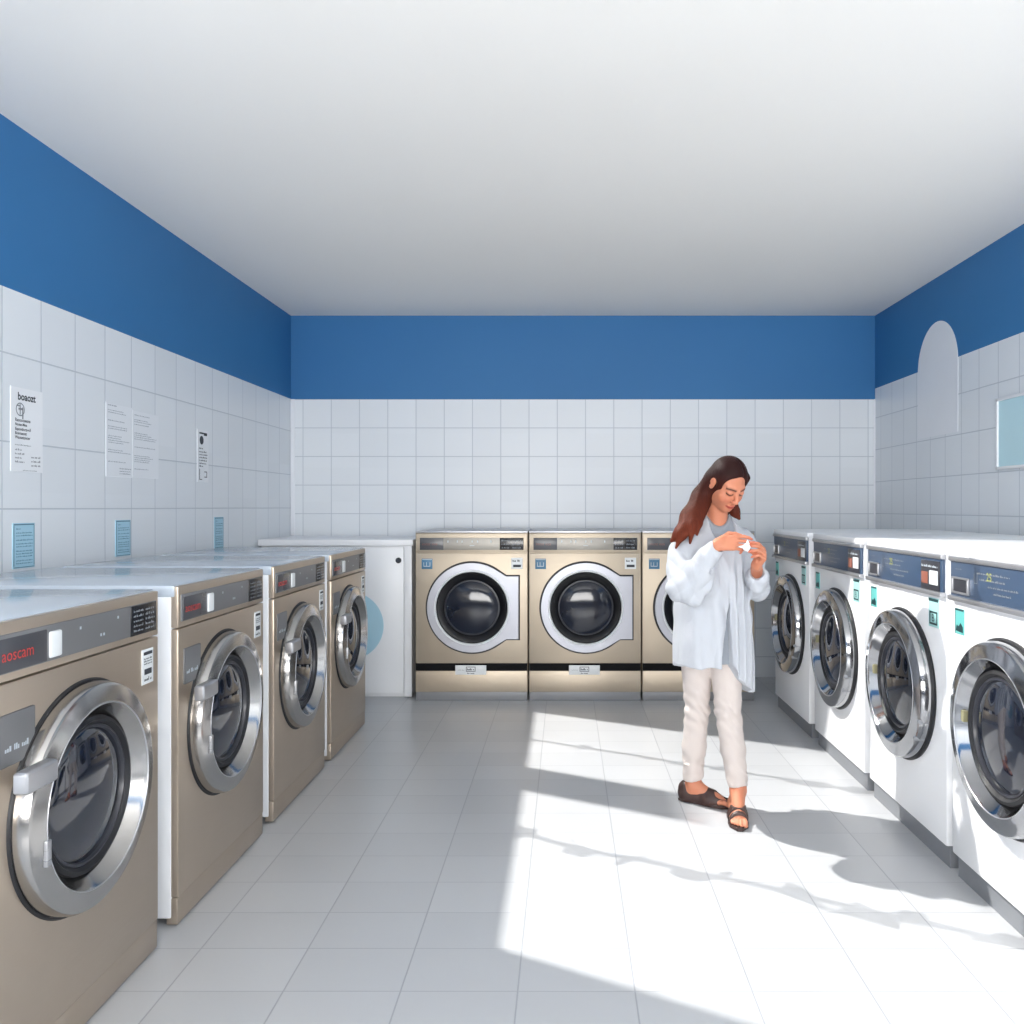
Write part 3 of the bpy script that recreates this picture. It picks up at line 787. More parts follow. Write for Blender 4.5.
heelL, toeL = np.array((0.80, 3.925, 0.04)), np.array((0.779, 3.735, 0.026))

def hand(f, W, a, l, n, curls, thumb, sc=1.0, spread=0.0):
    a, l, n = nrm(a), nrm(l), nrm(n)
    tips = []
    for i, (off, ln, segs, rr) in enumerate(((-0.030, 0.080, (0.040, 0.025, 0.019), 0.0085), (-0.010, 0.083, (0.044, 0.028, 0.020), 0.0087),
                                             (0.010, 0.079, (0.041, 0.026, 0.019), 0.0083), (0.028, 0.072, (0.032, 0.020, 0.017), 0.0074))):
        kn = W + a * ln * sc + l * off * sc
        f.cap(W + l * off * 0.55, kn, 0.0145, 0.0105, k=0.012)
        p = kn; ang = 0.0
        for j in range(3):
            ang += curls[i][j]
            dr_ = a * math.cos(ang) - n * math.sin(ang) + l * spread * (i - 1.5)
            q = p + nrm(dr_) * segs[j] * sc
            f.cap(p, q, rr * (1 - 0.08 * j), rr * (0.94 - 0.1 * j), k=0.003)
            p = q
        tips.append(p)
    b0 = W + a * 0.022 - l * 0.024
    p1 = b0 + nrm(thumb[0]) * 0.042; p2 = p1 + nrm(thumb[1]) * 0.032; p3 = p2 + nrm(thumb[2]) * 0.026
    f.cap(W + a * 0.01, b0, 0.016, 0.015, k=0.012); f.cap(b0, p1, 0.0145, 0.0108, k=0.008); f.cap(p1, p2, 0.0102, 0.0092, k=0.003); f.cap(p2, p3, 0.0092, 0.0078, k=0.003)
    return tips

def foot(f, an, heel, toe, k=0.02):
    d = nrm(toe - heel); d[2] = 0; d = nrm(d); lat = np.cross(d, (0, 0, 1)); up = np.array((0, 0, 1))
    f.cap(an + up * 0.1, an, 0.033, 0.033, k=k)
    f.cap(an, heel + up * 0.012, 0.034, 0.033, k=k)
    f.cap(an + d * 0.015, heel + d * 0.14 + up * 0.0, 0.034, 0.027, k=k)
    f.cap(heel, heel + d * 0.15 - up * 0.01, 0.033, 0.028, k=k)
    f.cap(heel + d * 0.13 + lat * 0.018 - up * 0.012, heel + d * 0.17 + lat * 0.012 - up * 0.014, 0.024, 0.021, k=k)
    f.cap(heel + d * 0.13 - lat * 0.016 - up * 0.012, heel + d * 0.17 - lat * 0.014 - up * 0.014, 0.024, 0.022, k=k)
    return d, lat

SIDE = {'R': 1, 'L': -1}
def toes(f, heel, d, lat, side):
    for i, (o, ln, r) in enumerate(((-0.026, 0.222, 0.0115), (-0.008, 0.222, 0.0088), (0.007, 0.214, 0.0082), (0.02, 0.204, 0.0078), (0.031, 0.192, 0.0072))):
        b0 = heel + d * 0.165 + lat * o * side * 0.85; b0[2] = 0.03
        p = heel + d * (ln - 0.022) + lat * o * side; p[2] = 0.031
        q = heel + d * ln + lat * o * side; q[2] = 0.024
        f.cap(b0, p, r * 1.05, r, k=0.006); f.cap(p, q, r, r * 0.92, k=0.003)

B = Field((0.44, 3.58, 0.0), (1.0, 4.2, 1.72), 0.0035)
# trunk and limbs (mostly under clothing)
ch = (shR + shL) / 2
B.cap(hipR * 0.5 + hipL * 0.5 + (0, 0, 0.02), ch - (0, 0, 0.12), 0.095, 0.1, k=0.03)
B.cap(ch - (0, 0, 0.13), ch - (0, 0, 0.04), 0.1, 0.075, k=0.03)
B.cap(shR, shL, 0.045, 0.045, k=0.03)
B.cap(neck0 - (0, 0, 0.03), H(0, -0.028, -0.06), 0.05, 0.047, k=0.03)
for h_, k_, a_ in ((hipR, knR, anR), (hipL, knL, anL)):
    B.chain([h_, k_, k_ * 0.55 + a_ * 0.45 + (0, 0.012, 0), a_ + (0, 0, 0.03)], [0.07, 0.042, 0.036, 0.03], k=0.02)
dR, latR = foot(B, anR, heelR, toeR); toes(B, heelR, dR, latR, -1)
dL, latL = foot(B, anL, heelL, toeL); toes(B, heelL, dL, latL, 1)
for s_, e_, w_ in ((shR, elR, wrR), (shL, elL, wrL)):
    B.chain([s_, e_, e_ * 0.7 + w_ * 0.3, w_], [0.045, 0.036, 0.037, 0.025], k=0.02)
# hands: fingers close around the tissue from both sides
TISSUE = PX(746.5, 547.5, 3.675)
aR = nrm((0.93, -0.28, 0.12)); nR_ = nrm((-0.2, -0.85, 0.5)); nR_ = nrm(nR_ - aR * (nR_ @ aR)); lR = np.cross(aR, nR_)
if lR[2] > 0: lR = -lR
tR = hand(B, wrR, aR, lR, nR_, [(0.25, 0.45, 0.35), (0.4, 0.6, 0.4), (0.55, 0.75, 0.5), (0.65, 0.85, 0.5)],
          [(0.7, 0.25, 0.55), (0.95, 0.1, -0.05), (0.9, -0.15, -0.3)])
aL = nrm((0.30, -0.62, 0.72)); nL_ = nrm((0.93, 0.05, -0.1)); nL_ = nrm(nL_ - aL * (nL_ @ aL)); lL = np.cross(aL, nL_)
if lL[2] > 0: lL = -lL
tL = hand(B, wrL, aL, lL, nL_, [(1.0, 0.55, 0.3), (1.1, 0.65, 0.35), (1.15, 0.75, 0.4), (1.2, 0.8, 0.45)],
          [(-0.55, -0.5, 0.6), (-0.75, -0.35, 0.35), (-0.85, -0.1, 0.1)], 0.96)
# head
B.ell(H(0, -0.006, 0.03), (0.074, 0.09, 0.086), HA, k=0.01)
B.ell(H(0, 0.022, -0.026), (0.059, 0.07, 0.074), HA, k=0.03)
B.cap(H(-0.024, 0.022, -0.062), H(0, 0.064, -0.084), 0.028, 0.018, k=0.035)
B.cap(H(0.024, 0.022, -0.062), H(0, 0.064, -0.084), 0.028, 0.018, k=0.035)
for sx in (-1, 1):
    B.ell(H(0.032 * sx, 0.058, -0.03), (0.026, 0.025, 0.03), HA, k=0.03)             # cheek
    B.ell(H(0.031 * sx, 0.096, 0.004), (0.02, 0.014, 0.013), HA, k=0.012, sub=True)    # socket
    B.ell(H(0.031 * sx, 0.076, 0.002), (0.0145, 0.014, 0.0125), HA, k=0.005)           # lidded eye
    B.cap(H(0.013 * sx, 0.08, 0.021), H(0.042 * sx, 0.066, 0.021), 0.009, 0.008, k=0.018)  # brow ridge
    B.ell(H(0.075 * sx, -0.006, -0.004), (0.012, 0.021, 0.033), HA, k=0.006)
    B.ell(H(0.086 * sx, 0.002, -0.002), (0.006, 0.009, 0.017), HA, k=0.005, sub=True)
    B.ell(H(0.009 * sx, 0.098, -0.034), (0.0075, 0.01, 0.007), HA, k=0.006)
B.cap(H(0, 0.086, 0.012), H(0, 0.11, -0.028), 0.0075, 0.0095, k=0.012)                 # nose
B.ell(H(0, 0.088, -0.059), (0.023, 0.012, 0.0065), HA, k=0.005)
B.ell(H(0, 0.087, -0.0695), (0.02, 0.012, 0.0075), HA, k=0.005)
B.cap(H(-0.02, 0.099, -0.0645), H(0.02, 0.099, -0.0645), 0.0022, k=0.003, sub=True)

skin = bpy.data.materials.new('skin'); skin.use_nodes = True
nb = NB(skin.node_tree); bs = skin.node_tree.nodes['Principled BSDF']
at = nb.n('ShaderNodeAttribute', attribute_name='tone')
nb.put(bs.inputs['Base Color'], at.outputs['Color'])
bs.inputs['Roughness'].default_value = 0.48; bs.inputs['Specular IOR Level'].default_value = 0.35
bs.inputs['Subsurface Weight'].default_value = 0.12; bs.inputs['Subsurface Radius'].default_value = (0.012, 0.005, 0.003); bs.inputs['Subsurface Scale'].default_value = 1.0
person = B.build('person', skin, None, relax=2, keep_largest=True)
tag(person, 'woman in loose pale shirt and white trousers looking down at her raised hands', 'person')
# skin tones: lips, brows, lashes, flushed knuckles
me = person.data
co = np.empty(len(me.vertices) * 3, np.float32); me.vertices.foreach_get('co', co); co = co.reshape(-1, 3) + WO
lp = np.stack([(co - HC) @ hr, (co - HC) @ hf, (co - HC) @ hu], 1) / HS
base = np.array(srgb(200, 131, 102)[:3]); tone = np.tile(base, (len(co), 1))
def paint(mask, c, tone=tone):
    c = np.array(srgb(*c)[:3]); m_ = np.clip(mask, 0, 1)[:, None]
    tone[:] = tone * (1 - m_) + c * m_
x, y, z = lp.T
front = (y > 0.045).astype(float)
for sx in (-1, 1):
    paint(0.35 * front * np.exp(-(((x - 0.038 * sx) / 0.02) ** 2 + ((z + 0.035) / 0.018) ** 2)), (198, 104, 84))
    bx_ = (x * sx - 0.031) / 0.021
    paint(front * (np.abs(bx_) < 1) * np.exp(-((z - 0.0225 + 0.0025 * bx_ ** 2) / 0.0048) ** 2) * 1.0, (56, 32, 28))
    ex = (x * sx - 0.031) / 0.0165
    paint(front * (np.abs(ex) < 1) * np.exp(-((z + 0.0035 - 0.004 * ex ** 2 + 0.001) / 0.0046) ** 2) * 1.0, (34, 20, 20))
    paint(front * np.exp(-(((x - 0.008 * sx) / 0.0045) ** 2 + ((z + 0.041) / 0.0035) ** 2)) * 0.6, (120, 60, 50))
lx = np.abs(x) / 0.025
paint(front * (lx < 1) * np.exp(-((z + 0.0645) / (0.0095 * np.sqrt(np.clip(1 - lx ** 2, 0.02, 1)))) ** 4) * 0.9, (170, 68, 60))
paint(front * (lx < 0.9) * np.exp(-((z + 0.0645) / 0.0022) ** 2) * 0.7, (120, 44, 42))
for p in tR + tL:
    paint(0.5 * np.exp(-(np.linalg.norm(co - p, axis=1) / 0.02) ** 2), (210, 112, 88))
ca = me.color_attributes.new('tone', 'FLOAT_COLOR', 'POINT')
ca.data.foreach_set('color', np.concatenate([tone, np.ones((len(tone), 1))], 1).astype(np.float32).ravel())

# --- hair
def hair_mat():
    m = bpy.data.materials.new('brown_hair'); m.use_nodes = True
    nb = NB(m.node_tree); b = m.node_tree.nodes['Principled BSDF']
    tc = nb.n('ShaderNodeTexCoord').outputs['Object']
    sp = nb.n('ShaderNodeSeparateXYZ'); m.node_tree.links.new(tc, sp.inputs[0])
    g = nb.ramp(sp.outputs[2], 1.32, 1.60)
    c = nb.mix(g, srgb(116, 52, 31), srgb(40, 20, 19))
    mp = nb.n('ShaderNodeMapping'); mp.inputs['Rotation'].default_value = (0, R(-32), 0); mp.inputs['Scale'].default_value = (130, 130, 6)
    m.node_tree.links.new(tc, mp.inputs[0])
    nz = nb.noise(1.0, 2.0, mp.outputs[0])
    c = nb.mix(nb.m('MULTIPLY', nz, 0.7), c, srgb(44, 24, 24))
    nb.put(b.inputs['Base Color'], c)
    b.inputs['Roughness'].default_value = 0.55; b.inputs['Specular IOR Level'].default_value = 0.12
    bp = nb.n('ShaderNodeBump'); bp.inputs['Strength'].default_value = 0.6; bp.inputs['Distance'].default_value = 0.004
    nb.put(bp.inputs['Height'], nz); nb.put(b.inputs['Normal'], bp.outputs[0])
    return m
HF = Field((0.42, 3.7, 1.15), (0.98, 4.2, 1.72), 0.0035)
HF.ell(H(0, -0.008, 0.03), (0.086, 0.097, 0.099), HA)
HF.ell(H(0, 0.105, -0.055), (0.07, 0.09, 0.105), HA, k=0.012, sub=True)            # face opening
HF.ell(H(-0.012, 0.1, 0.02), (0.068, 0.075, 0.062), HA, k=0.012, sub=True)
HF.ell(H(0.006, 0.1, 0.045), (0.04, 0.05, 0.046), HA, k=0.015, sub=True)
HF.ell(H(-0.088, 0.004, -0.006), (0.03, 0.029, 0.042), HA, k=0.004, sub=True)      # ear shows on this side
PART = [H(0.021, 0.083, 0.055), H(0.021, 0.076, 0.074), H(0.019, 0.05, 0.104), H(0.016, 0.02, 0.119), H(0.014, -0.02, 0.123)]
HF.chain([H(-0.045, -0.035, -0.012), PX(702, 497, 3.95), PX(690, 517, 3.91), PX(680, 534, 3.865), PX(671.5, 541, 3.86)], [0.05, 0.046, 0.042, 0.028, 0.008], k=0.03)
HF.chain([PX(700, 500, 3.92), PX(693, 524, 3.85), PX(690, 543, 3.80)], [0.035, 0.022, 0.006], k=0.02)
HF.chain([PX(705, 505, 3.92), PX(699, 524, 3.86), PX(697, 535, 3.83)], [0.025, 0.014, 0.005], k=0.015)
HF.chain([PX(692, 515, 3.9), PX(682, 534, 3.84), PX(676, 548, 3.83)], [0.035, 0.02, 0.005], k=0.02)
HF.chain([H(0, -0.06, -0.02), PX(716, 512, 4.05), PX(712, 535, 4.1)], [0.055, 0.056, 0.04], k=0.03)
HF.chain([H(0.062, -0.03, 0.01), H(0.066, -0.03, -0.06), PX(735, 512, 3.99), PX(739, 518.5, 3.98)], [0.028, 0.026, 0.022, 0.008], k=0.02)
HF.cap(H(0.062, 0.035, 0.055), H(0.064, 0.03, -0.005), 0.017, 0.01, k=0.02)
HF.chain(PART, [0.0062] * 5, k=0.004, sub=True)
hair = HF.build('hair', hair_mat(), person, relax=2)

# --- clothing
def cloth(name, col, rough=0.85, bump=0.15, vary=0.03):
    m = mat(name, col, rough, 0, 0.2, vary=vary, vscale=5, sheen=0.1)
    nb = NB(m.node_tree); b = m.node_tree.nodes['Principled BSDF']
    tc = nb.n('ShaderNodeTexCoord').outputs['Object']
    mp = nb.n('ShaderNodeMapping'); mp.inputs['Scale'].default_value = (1.0, 1.0, 0.38); mp.inputs['Rotation'].default_value = (0.1, 0.35, 0)
    m.node_tree.links.new(tc, mp.inputs[0])
    a = nb.m('ABSOLUTE', nb.m('SUBTRACT', nb.noise(11.0, 1.5, mp.outputs[0]), 0.5))        # creases
    bp = nb.n('ShaderNodeBump'); bp.inputs['Strength'].default_value = bump * 3; bp.inputs['Distance'].default_value = 0.016
    nb.put(bp.inputs['Height'], nb.ramp(a, 0.0, 0.3)); nb.put(b.inputs['Normal'], bp.outputs[0])
    return m
SHIRT = cloth('pale_grey_linen', srgb(188, 192, 199)); TOP = cloth('soft_grey_jersey', srgb(146, 152, 160)); TROUSER = cloth('off_white_cotton', srgb(208, 198, 193), bump=0.08)
BY = R(20)
bl = np.array((math.cos(BY), math.sin(BY))); bd = np.array((-math.sin(BY), math.cos(BY)))
def loft(f, rows, shift=0.0, disp=None, pinch=2.0, zlo=None):
    """stack of turned ellipses: rows of (pixel y, centre px, half width m, half depth m, distance)"""
    zz = np.array([EYE - (r[0] - 507) * r[4] / F for r in rows])[::-1]
    cx = np.array([(r[1] - 566) * r[4] / F for r in rows])[::-1]; cy = np.array([r[4] for r in rows])[::-1]
    aa = np.array([r[2] for r in rows])[::-1]; bb = np.array([r[3] for r in rows])[::-1]
    sl, (x, y, z) = f.full()
    it = lambda q: np.interp(z, zz, q).astype(np.float32)
    u = (x - it(cx)) * bl[0] + (y - it(cy)) * bl[1]; w_ = (x - it(cx)) * bd[0] + (y - it(cy)) * bd[1]
    A_, B_ = it(aa) + shift, it(bb) + shift
    k0 = np.sqrt((u / A_) ** 2 + (w_ / B_) ** 2); k1 = np.sqrt((u / A_ ** 2) ** 2 + (w_ / B_ ** 2) ** 2)
    d = k0 * (k0 - 1) / np.maximum(k1, 1e-5)
    if disp is not None: d = d + disp(x, y, z, u, w_)
    d = np.maximum(d, np.maximum(z - zz[-1], zz[0] - z))
    return d.astype(np.float32), sl, (x, y, z, u, w_)
sm = lambda t: np.clip(t, 0, 1) ** 2 * (3 - 2 * np.clip(t, 0, 1))

# soft grey top under the shirt, round neckline
TF = Field((0.44, 3.6, 0.62), (1.0, 4.25, 1.47), 0.005)
rowsT = [(515, 716, 0.07, 0.066, 4.01), (521, 716, 0.085, 0.07, 4.0), (527, 716, 0.1, 0.074, 4.0), (533, 716, 0.12, 0.07, 3.99), (545, 715, 0.15, 0.098, 3.98), (575, 713, 0.155, 0.115, 3.97), (610, 712, 0.15, 0.12, 3.97), (640, 711, 0.155, 0.125, 3.97), (660, 711, 0.16, 0.13, 3.97)]
d, sl, _ = loft(TF, rowsT); TF.put(d, sl)
TF.cap(neck0 + (0.012, -0.11, 0.03), neck0 + (0.0, 0.0, 0.09), 0.06, 0.058, k=0.008, sub=True)
TF.cap(neck0 + (0.01, -0.08, 0.08), neck0 + (0.0, 0.01, 0.11), 0.075, 0.07, k=0.01, sub=True)
top = TF.build('grey_top', TOP, person)
top['label'] = 'grey round-necked top under the shirt'

# long open shirt with wide sleeves
CF = Field((0.40, 3.55, 0.52), (1.02, 4.25, 1.47), 0.004)
rowsC = [(514, 715, 0.072, 0.07, 4.01), (520, 715, 0.092, 0.078, 4.0), (527, 716, 0.112, 0.082, 3.99), (534, 716, 0.145, 0.09, 3.98), (548, 715, 0.172, 0.122, 3.97), (575, 713, 0.178, 0.142, 3.965), (605, 712, 0.182, 0.15, 3.96),
         (640, 712, 0.192, 0.155, 3.96), (668, 712, 0.198, 0.16, 3.96), (700, 712, 0.198, 0.16, 3.96)]
def folds(x, y, z, u, w_):
    fade = sm((1.32 - z) / 0.35)
    right = sm((u + 0.01) / 0.04); left = 1 - right
    d = right * fade * 0.013 * np.sin(u * 125 + 1.2 * np.sin(z * 6) + 0.6)
    d = d + left * fade * 0.008 * np.sin(u * 62 + z * 9 + 0.8 * np.sin(z * 11))
    d = d + 0.0035 * np.sin(z * 42 + u * 30 + 2 * np.sin(u * 22)) * sm((z - 0.7) / 0.3)
    return d
d, sl, (x, y, z, u, w_) = loft(CF, rowsC, disp=folds); CF.put(d, sl)
px = 566 + x * F / y; py = 507 + (EYE - z) * F / y            # (only to read off the garment's drawn edges)
ux = u
zh = lambda q: EYE - (q - 507) * 3.9 / F
# hem: level at the back and on her right, dropping to a point on her left
hem = np.where(ux < 0.02, zh(665), np.interp(ux, [0.02, 0.06, 0.165, 0.21], [zh(662), zh(676), zh(695), zh(690)])).astype(np.float32)
hem = np.where(w_ > 0.04, zh(668), hem) + 0.004 * np.sin(ux * 60)
CF.v[sl] = np.maximum(CF.v[sl], (hem - z).astype(np.float32))
# front opening: V neck above, closed mid chest, parting below
t_ = sm((zh(590) - z) / 0.34)
le = 0.012 - 0.052 * t_; re = 0.012 + 0.012 * t_
gap = np.where(z < zh(585), np.minimum(ux - le, re - ux), -1.0)
vn = sm((z - zh(556)) / (zh(527) - zh(556)))
gapv = np.where(z > zh(549), np.minimum(ux + 0.02 + 0.045 * vn, 0.03 + 0.04 * vn - ux), -1.0)
gp = np.where(w_ < 0.02, np.maximum(gap, gapv), -1.0)
CF.v[sl] = np.maximum(CF.v[sl], gp.astype(np.float32))
ridge = lambda q: 1 - 2 * np.abs(np.sin(q)) ** 0.8
CF.chain([PX(693, 537, 3.95), PX(681, 552, 3.9), PX(680, 570, 3.86)], [0.04, 0.054, 0.05], k=0.03)
wr1 = lambda x, y, z: 0.0045 * ridge(26 * (0.75 * x + 0.8 * z) + 1.6 * np.sin(20 * x + 9 * y)) + 0.0035 * ridge(44 * (0.9 * x - 0.35 * z) + 14 * y + 1.2 * np.sin(26 * z))
CF.chain([shR + (0.02, 0, -0.008), PX(682, 566, 3.86), elR + (0.012, 0, 0.01)], [0.058, 0.062, 0.062], k=0.03, disp=wr1)
CF.chain([elR + (0.015, 0, 0.018), PX(698, 570, 3.755), PX(715, 548, 3.73)], [0.06, 0.052, 0.035], k=0.03, disp=wr1)
CF.chain([PX(686, 587, 3.77), PX(692, 599, 3.76)], [0.048, 0.026], k=0.03, disp=wr1)
CF.chain([PX(697, 572, 3.75), PX(699, 600, 3.75)], [0.045, 0.022], k=0.03, disp=wr1)
CF.chain([PX(708, 558, 3.74), PX(707, 588, 3.745)], [0.036, 0.018], k=0.025, disp=wr1)
CF.chain([shL + (-0.005, 0, 0.0), PX(751, 566, 3.99), elL], [0.062, 0.056, 0.052], k=0.03, disp=wr1)
CF.chain([elL, PX(757.5, 577, 3.8)], [0.05, 0.046], k=0.02, disp=wr1)
CF.chain([PX(757, 580, 3.82), PX(757, 588, 3.8)], [0.05, 0.03], k=0.02)
# sleeve mouths
CF.cap(PX(722, 544, 3.7), PX(714, 549, 3.735), 0.034, 0.022, k=0.004, sub=True)
CF.cap(PX(711, 570, 3.72), PX(716, 575, 3.70), 0.012, 0.02, k=0.01, sub=True)
CF.cap(PX(756, 558, 3.7), PX(757, 574, 3.78), 0.046, 0.03, k=0.004, sub=True)
CF.cap(neck0 + (0.012, -0.1, 0.04), neck0 + (0.0, 0.0, 0.09), 0.062, 0.06, k=0.008, sub=True)
CF.cap(neck0 + (0.01, -0.08, 0.08), neck0 + (0.0, 0.01, 0.11), 0.078, 0.073, k=0.01, sub=True)
shirt = CF.build('open_shirt', SHIRT, person, relax=1)

# trousers
LF = Field((0.5, 3.75, 0.08), (0.95, 4.2, 1.0), 0.004)
def tw(x, y, z):
    kn_ = np.exp(-((z - 0.47) / 0.09) ** 2) + 0.6 * np.exp(-((z - 0.2) / 0.07) ** 2) + 0.15
    return 0.0026 * kn_ * (np.sin(z * 105 + x * 70 + 2.5 * np.sin(x * 31 + y * 27 + z * 9)) + 0.7 * np.sin(z * 47 - x * 60 + y * 33))
LF.ell((0.695, 3.99, 0.87), (0.155, 0.115, 0.14))
LF.chain([hipR + (0.0, 0, 0), knR * 0.3 + hipR * 0.7 + (0, 0, 0), knR + (0, 0, 0.02), knR * 0.55 + anR * 0.45 + (-0.004, 0.01, 0), anR + (0, 0, 0.03)], [0.086, 0.078, 0.058, 0.057, 0.049], k=0.015, disp=tw)
LF.chain([hipL + (-0.005, -0.01, 0), knL * 0.3 + hipL * 0.7, knL + (0, 0, 0.02), knL * 0.55 + anL * 0.45 + (0.004, 0.01, 0), anL + (0, 0, 0.02)], [0.086, 0.08, 0.06, 0.057, 0.047], k=0.015, disp=tw)
sl, (x, y, z) = LF.full()
zc = np.where(x < 0.715, EYE - (779 - 507) * 4.06 / F, EYE - (785.5 - 507) * 3.89 / F) + 0.006 * np.sin(x * 40)
LF.v[sl] = np.maximum(LF.v[sl], (zc - z).astype(np.float32))
LF.cap(anR + (0, 0, -0.02), anR + (0, 0, 0.05), 0.042, sub=True); LF.cap(anL + (0, 0, -0.02), anL + (0, 0, 0.04), 0.04, sub=True)
LF.build('trousers', TROUSER, person)

# shoes
SHOE = mat('dark_brown_leather', srgb(62, 42, 38), 0.45, vary=0.06, vscale=30)
def sole(f, heel, d, lat, z0, z1, w0=0.031, w1=0.042, ln=0.232, heelz=None):
    sl, (x, y, z) = f.full()
    t = (x - heel[0]) * d[0] + (y - heel[1]) * d[1]; s_ = (x - heel[0]) * lat[0] + (y - heel[1]) * lat[1]
    hw = np.interp(t, [-0.035, 0.0, 0.06, 0.15, 0.19, ln], [0.018, w0, w0 * 0.95, w1, w1 * 0.9, 0.012])
    q = np.maximum(np.maximum(np.abs(s_) - hw, np.maximum(-0.036 - t, t - ln)), np.maximum(z0 - z, z - z1))
    f.v[sl] = np.minimum(f.v[sl], q.astype(np.float32))
SF = Field((0.5, 3.9, -0.004), (0.86, 4.2, 0.14), 0.0028)
upR = np.array((0, 0, 1.0))
SF.cap(heelR + upR * 0.026, heelR - upR * 0.004, 0.039, 0.038, k=0.01)
SF.cap(heelR, heelR + dR * 0.15 - upR * 0.006, 0.039, 0.036, k=0.015)
SF.cap(heelR + dR * 0.12 + latR * 0.014 - upR * 0.012, heelR + dR * 0.195 + latR * 0.006 - upR * 0.012, 0.03, 0.022, k=0.015)
SF.cap(heelR + dR * 0.12 - latR * 0.014 - upR * 0.012, heelR + dR * 0.195 - latR * 0.006 - upR * 0.012, 0.03, 0.022, k=0.015)
SF.cap(heelR + dR * 0.09 + upR * 0.02, heelR + dR * 0.13 + upR * 0.012, 0.03, 0.028, k=0.015)
SF.cap(anR + upR * 0.05 + dR * 0.0, heelR + dR * 0.062 + upR * 0.034, 0.05, 0.036, k=0.006, sub=True)     # foot opening
SF.cap(heelR + dR * 0.172 + upR * 0.022 - latR * 0.0, heelR + dR * 0.215 + upR * 0.02, 0.027, 0.022, k=0.004, sub=True)   # open toe
sl, (x, y, z) = SF.full()
arch_ = np.interp((x - heelR[0]) * dR[0] + (y - heelR[1]) * dR[1], [-0.05, 0.035, 0.045, 0.1, 0.24], [0.0, 0.0, 0.014, 0.006, 0.002])
SF.v[sl] = np.maximum(SF.v[sl], (arch_ + 0.001 - z).astype(np.float32))
sole(SF, heelR, dR, latR, 0.002, 0.013)
SF.build('shoe', SHOE, person, relax=1)['label'] = 'dark brown open-toed flat shoe on the rear foot'
GF = Field((0.68, 3.66, -0.004), (0.9, 4.02, 0.14), 0.0028)
GF.cap(heelL + dL * 0.02 + upR * 0.0, heelL + dL * 0.15 - upR * 0.004, 0.038, 0.034, k=0.015)
GF.cap(anL + dL * 0.015, heelL + dL * 0.14, 0.04, 0.034, k=0.02)
GF.cap(heelL + dL * 0.12 + latL * 0.02 - upR * 0.01, heelL + dL * 0.18 + latL * 0.014 - upR * 0.012, 0.03, 0.026, k=0.015)
GF.cap(heelL + dL * 0.12 - latL * 0.018 - upR * 0.01, heelL + dL * 0.18 - latL * 0.016 - upR * 0.012, 0.03, 0.026, k=0.015)
sl, (x, y, z) = GF.full()
t = (x - heelL[0]) * dL[0] + (y - heelL[1]) * dL[1]
b1 = np.maximum(np.abs(t - 0.128) - 0.021, z - 0.075); b2 = np.abs(t - 0.172) - 0.007
GF.v[sl] = np.maximum(GF.v[sl], np.minimum(b1, b2).astype(np.float32))
sole(GF, heelL, dL, latL, 0.001, 0.016, 0.036, 0.047, 0.236)
GF.build('sandal', SHOE, person, relax=1)['label'] = 'dark brown two-strap sandal on the front foot'

# crumpled white tissue between her fingertips
KF = Field(TISSUE - 0.06, TISSUE + 0.06, 0.002)
rn = random.Random(11)
KF.ell(TISSUE, (0.017, 0.014, 0.018))
for i in range(9):
    a_ = rn.uniform(0, 2 * PI); e_ = rn.uniform(-1.2, 1.3)
    v_ = np.array((math.cos(a_) * math.cos(e_), math.sin(a_) * math.cos(e_), math.sin(e_)))
    KF.cap(TISSUE, TISSUE + v_ * rn.uniform(0.018, 0.03), 0.008, 0.002, k=0.004)
KF.cap(TISSUE, TISSUE + np.array((-0.032, 0, 0.004)), 0.008, 0.003, k=0.004); KF.cap(TISSUE, TISSUE + np.array((0.004, 0, 0.034)), 0.007, 0.002, k=0.004)
WO_ = WO; WO = TISSUE
tis = KF.build('crumpled_tissue', cloth('white_tissue', srgb(250, 250, 250), 0.9), None, relax=1)
WO = WO_
tag(tis, 'small crumpled white tissue held between the woman\'s fingertips', 'tissue')

# ---------------------------------------------------------------- light
def area(name, loc, rot, sx, sy, power, col=(1, 1, 1)):
    l = bpy.data.lights.new(name, 'AREA'); l.shape = 'RECTANGLE'; l.size = sx; l.size_y = sy; l.energy = power; l.color = col
    o = bpy.data.objects.new(name, l); COL.objects.link(o); o.location = loc; o.rotation_euler = rot
    return o
area('window_daylight', (0.15, YF + 0.03, 1.45), (R(140), 0, 0), 4.2, 2.2, 485, (1.0, 0.985, 0.965))
# added lamp under the ceiling imitates a sun patch; its shader draws the shadows
sl = bpy.data.lights.new('sun_patch_lamp', 'POINT'); sl.energy = 1.0; sl.shadow_soft_size = 0.02; sl.use_nodes = True
so = bpy.data.objects.new('sun_patch_lamp', sl); COL.objects.link(so); so.location = (-0.65, 4.68, 3.0)
nb = NB(sl.node_tree)
em = [n for n in sl.node_tree.nodes if n.type == 'EMISSION'][0]
ge = nb.n('ShaderNodeNewGeometry')
si = nb.n('ShaderNodeSeparateXYZ'); sl.node_tree.links.new(ge.outputs['Incoming'], si.inputs[0])
sp = nb.n('ShaderNodeSeparateXYZ'); sl.node_tree.links.new(ge.outputs['Position'], sp.inputs[0])
k = nb.m('DIVIDE', sp.outputs[2], nb.m('MAXIMUM', nb.m('MULTIPLY', si.outputs[2], -1.0), 0.02))
fx = nb.m('ADD', sp.outputs[0], nb.m('MULTIPLY', si.outputs[0], k))
fy = nb.m('ADD', sp.outputs[1], nb.m('MULTIPLY', si.outputs[1], k))
v = nb.m('ADD', fy, nb.m('MULTIPLY', fx, 0.54))
cbn = nb.n('ShaderNodeCombineXYZ'); nb.put(cbn.inputs[0], fx); nb.put(cbn.inputs[1], fy)
nz = nb.m('SUBTRACT', nb.noise(2.2, 2.0, cbn.outputs[0]), 0.5)
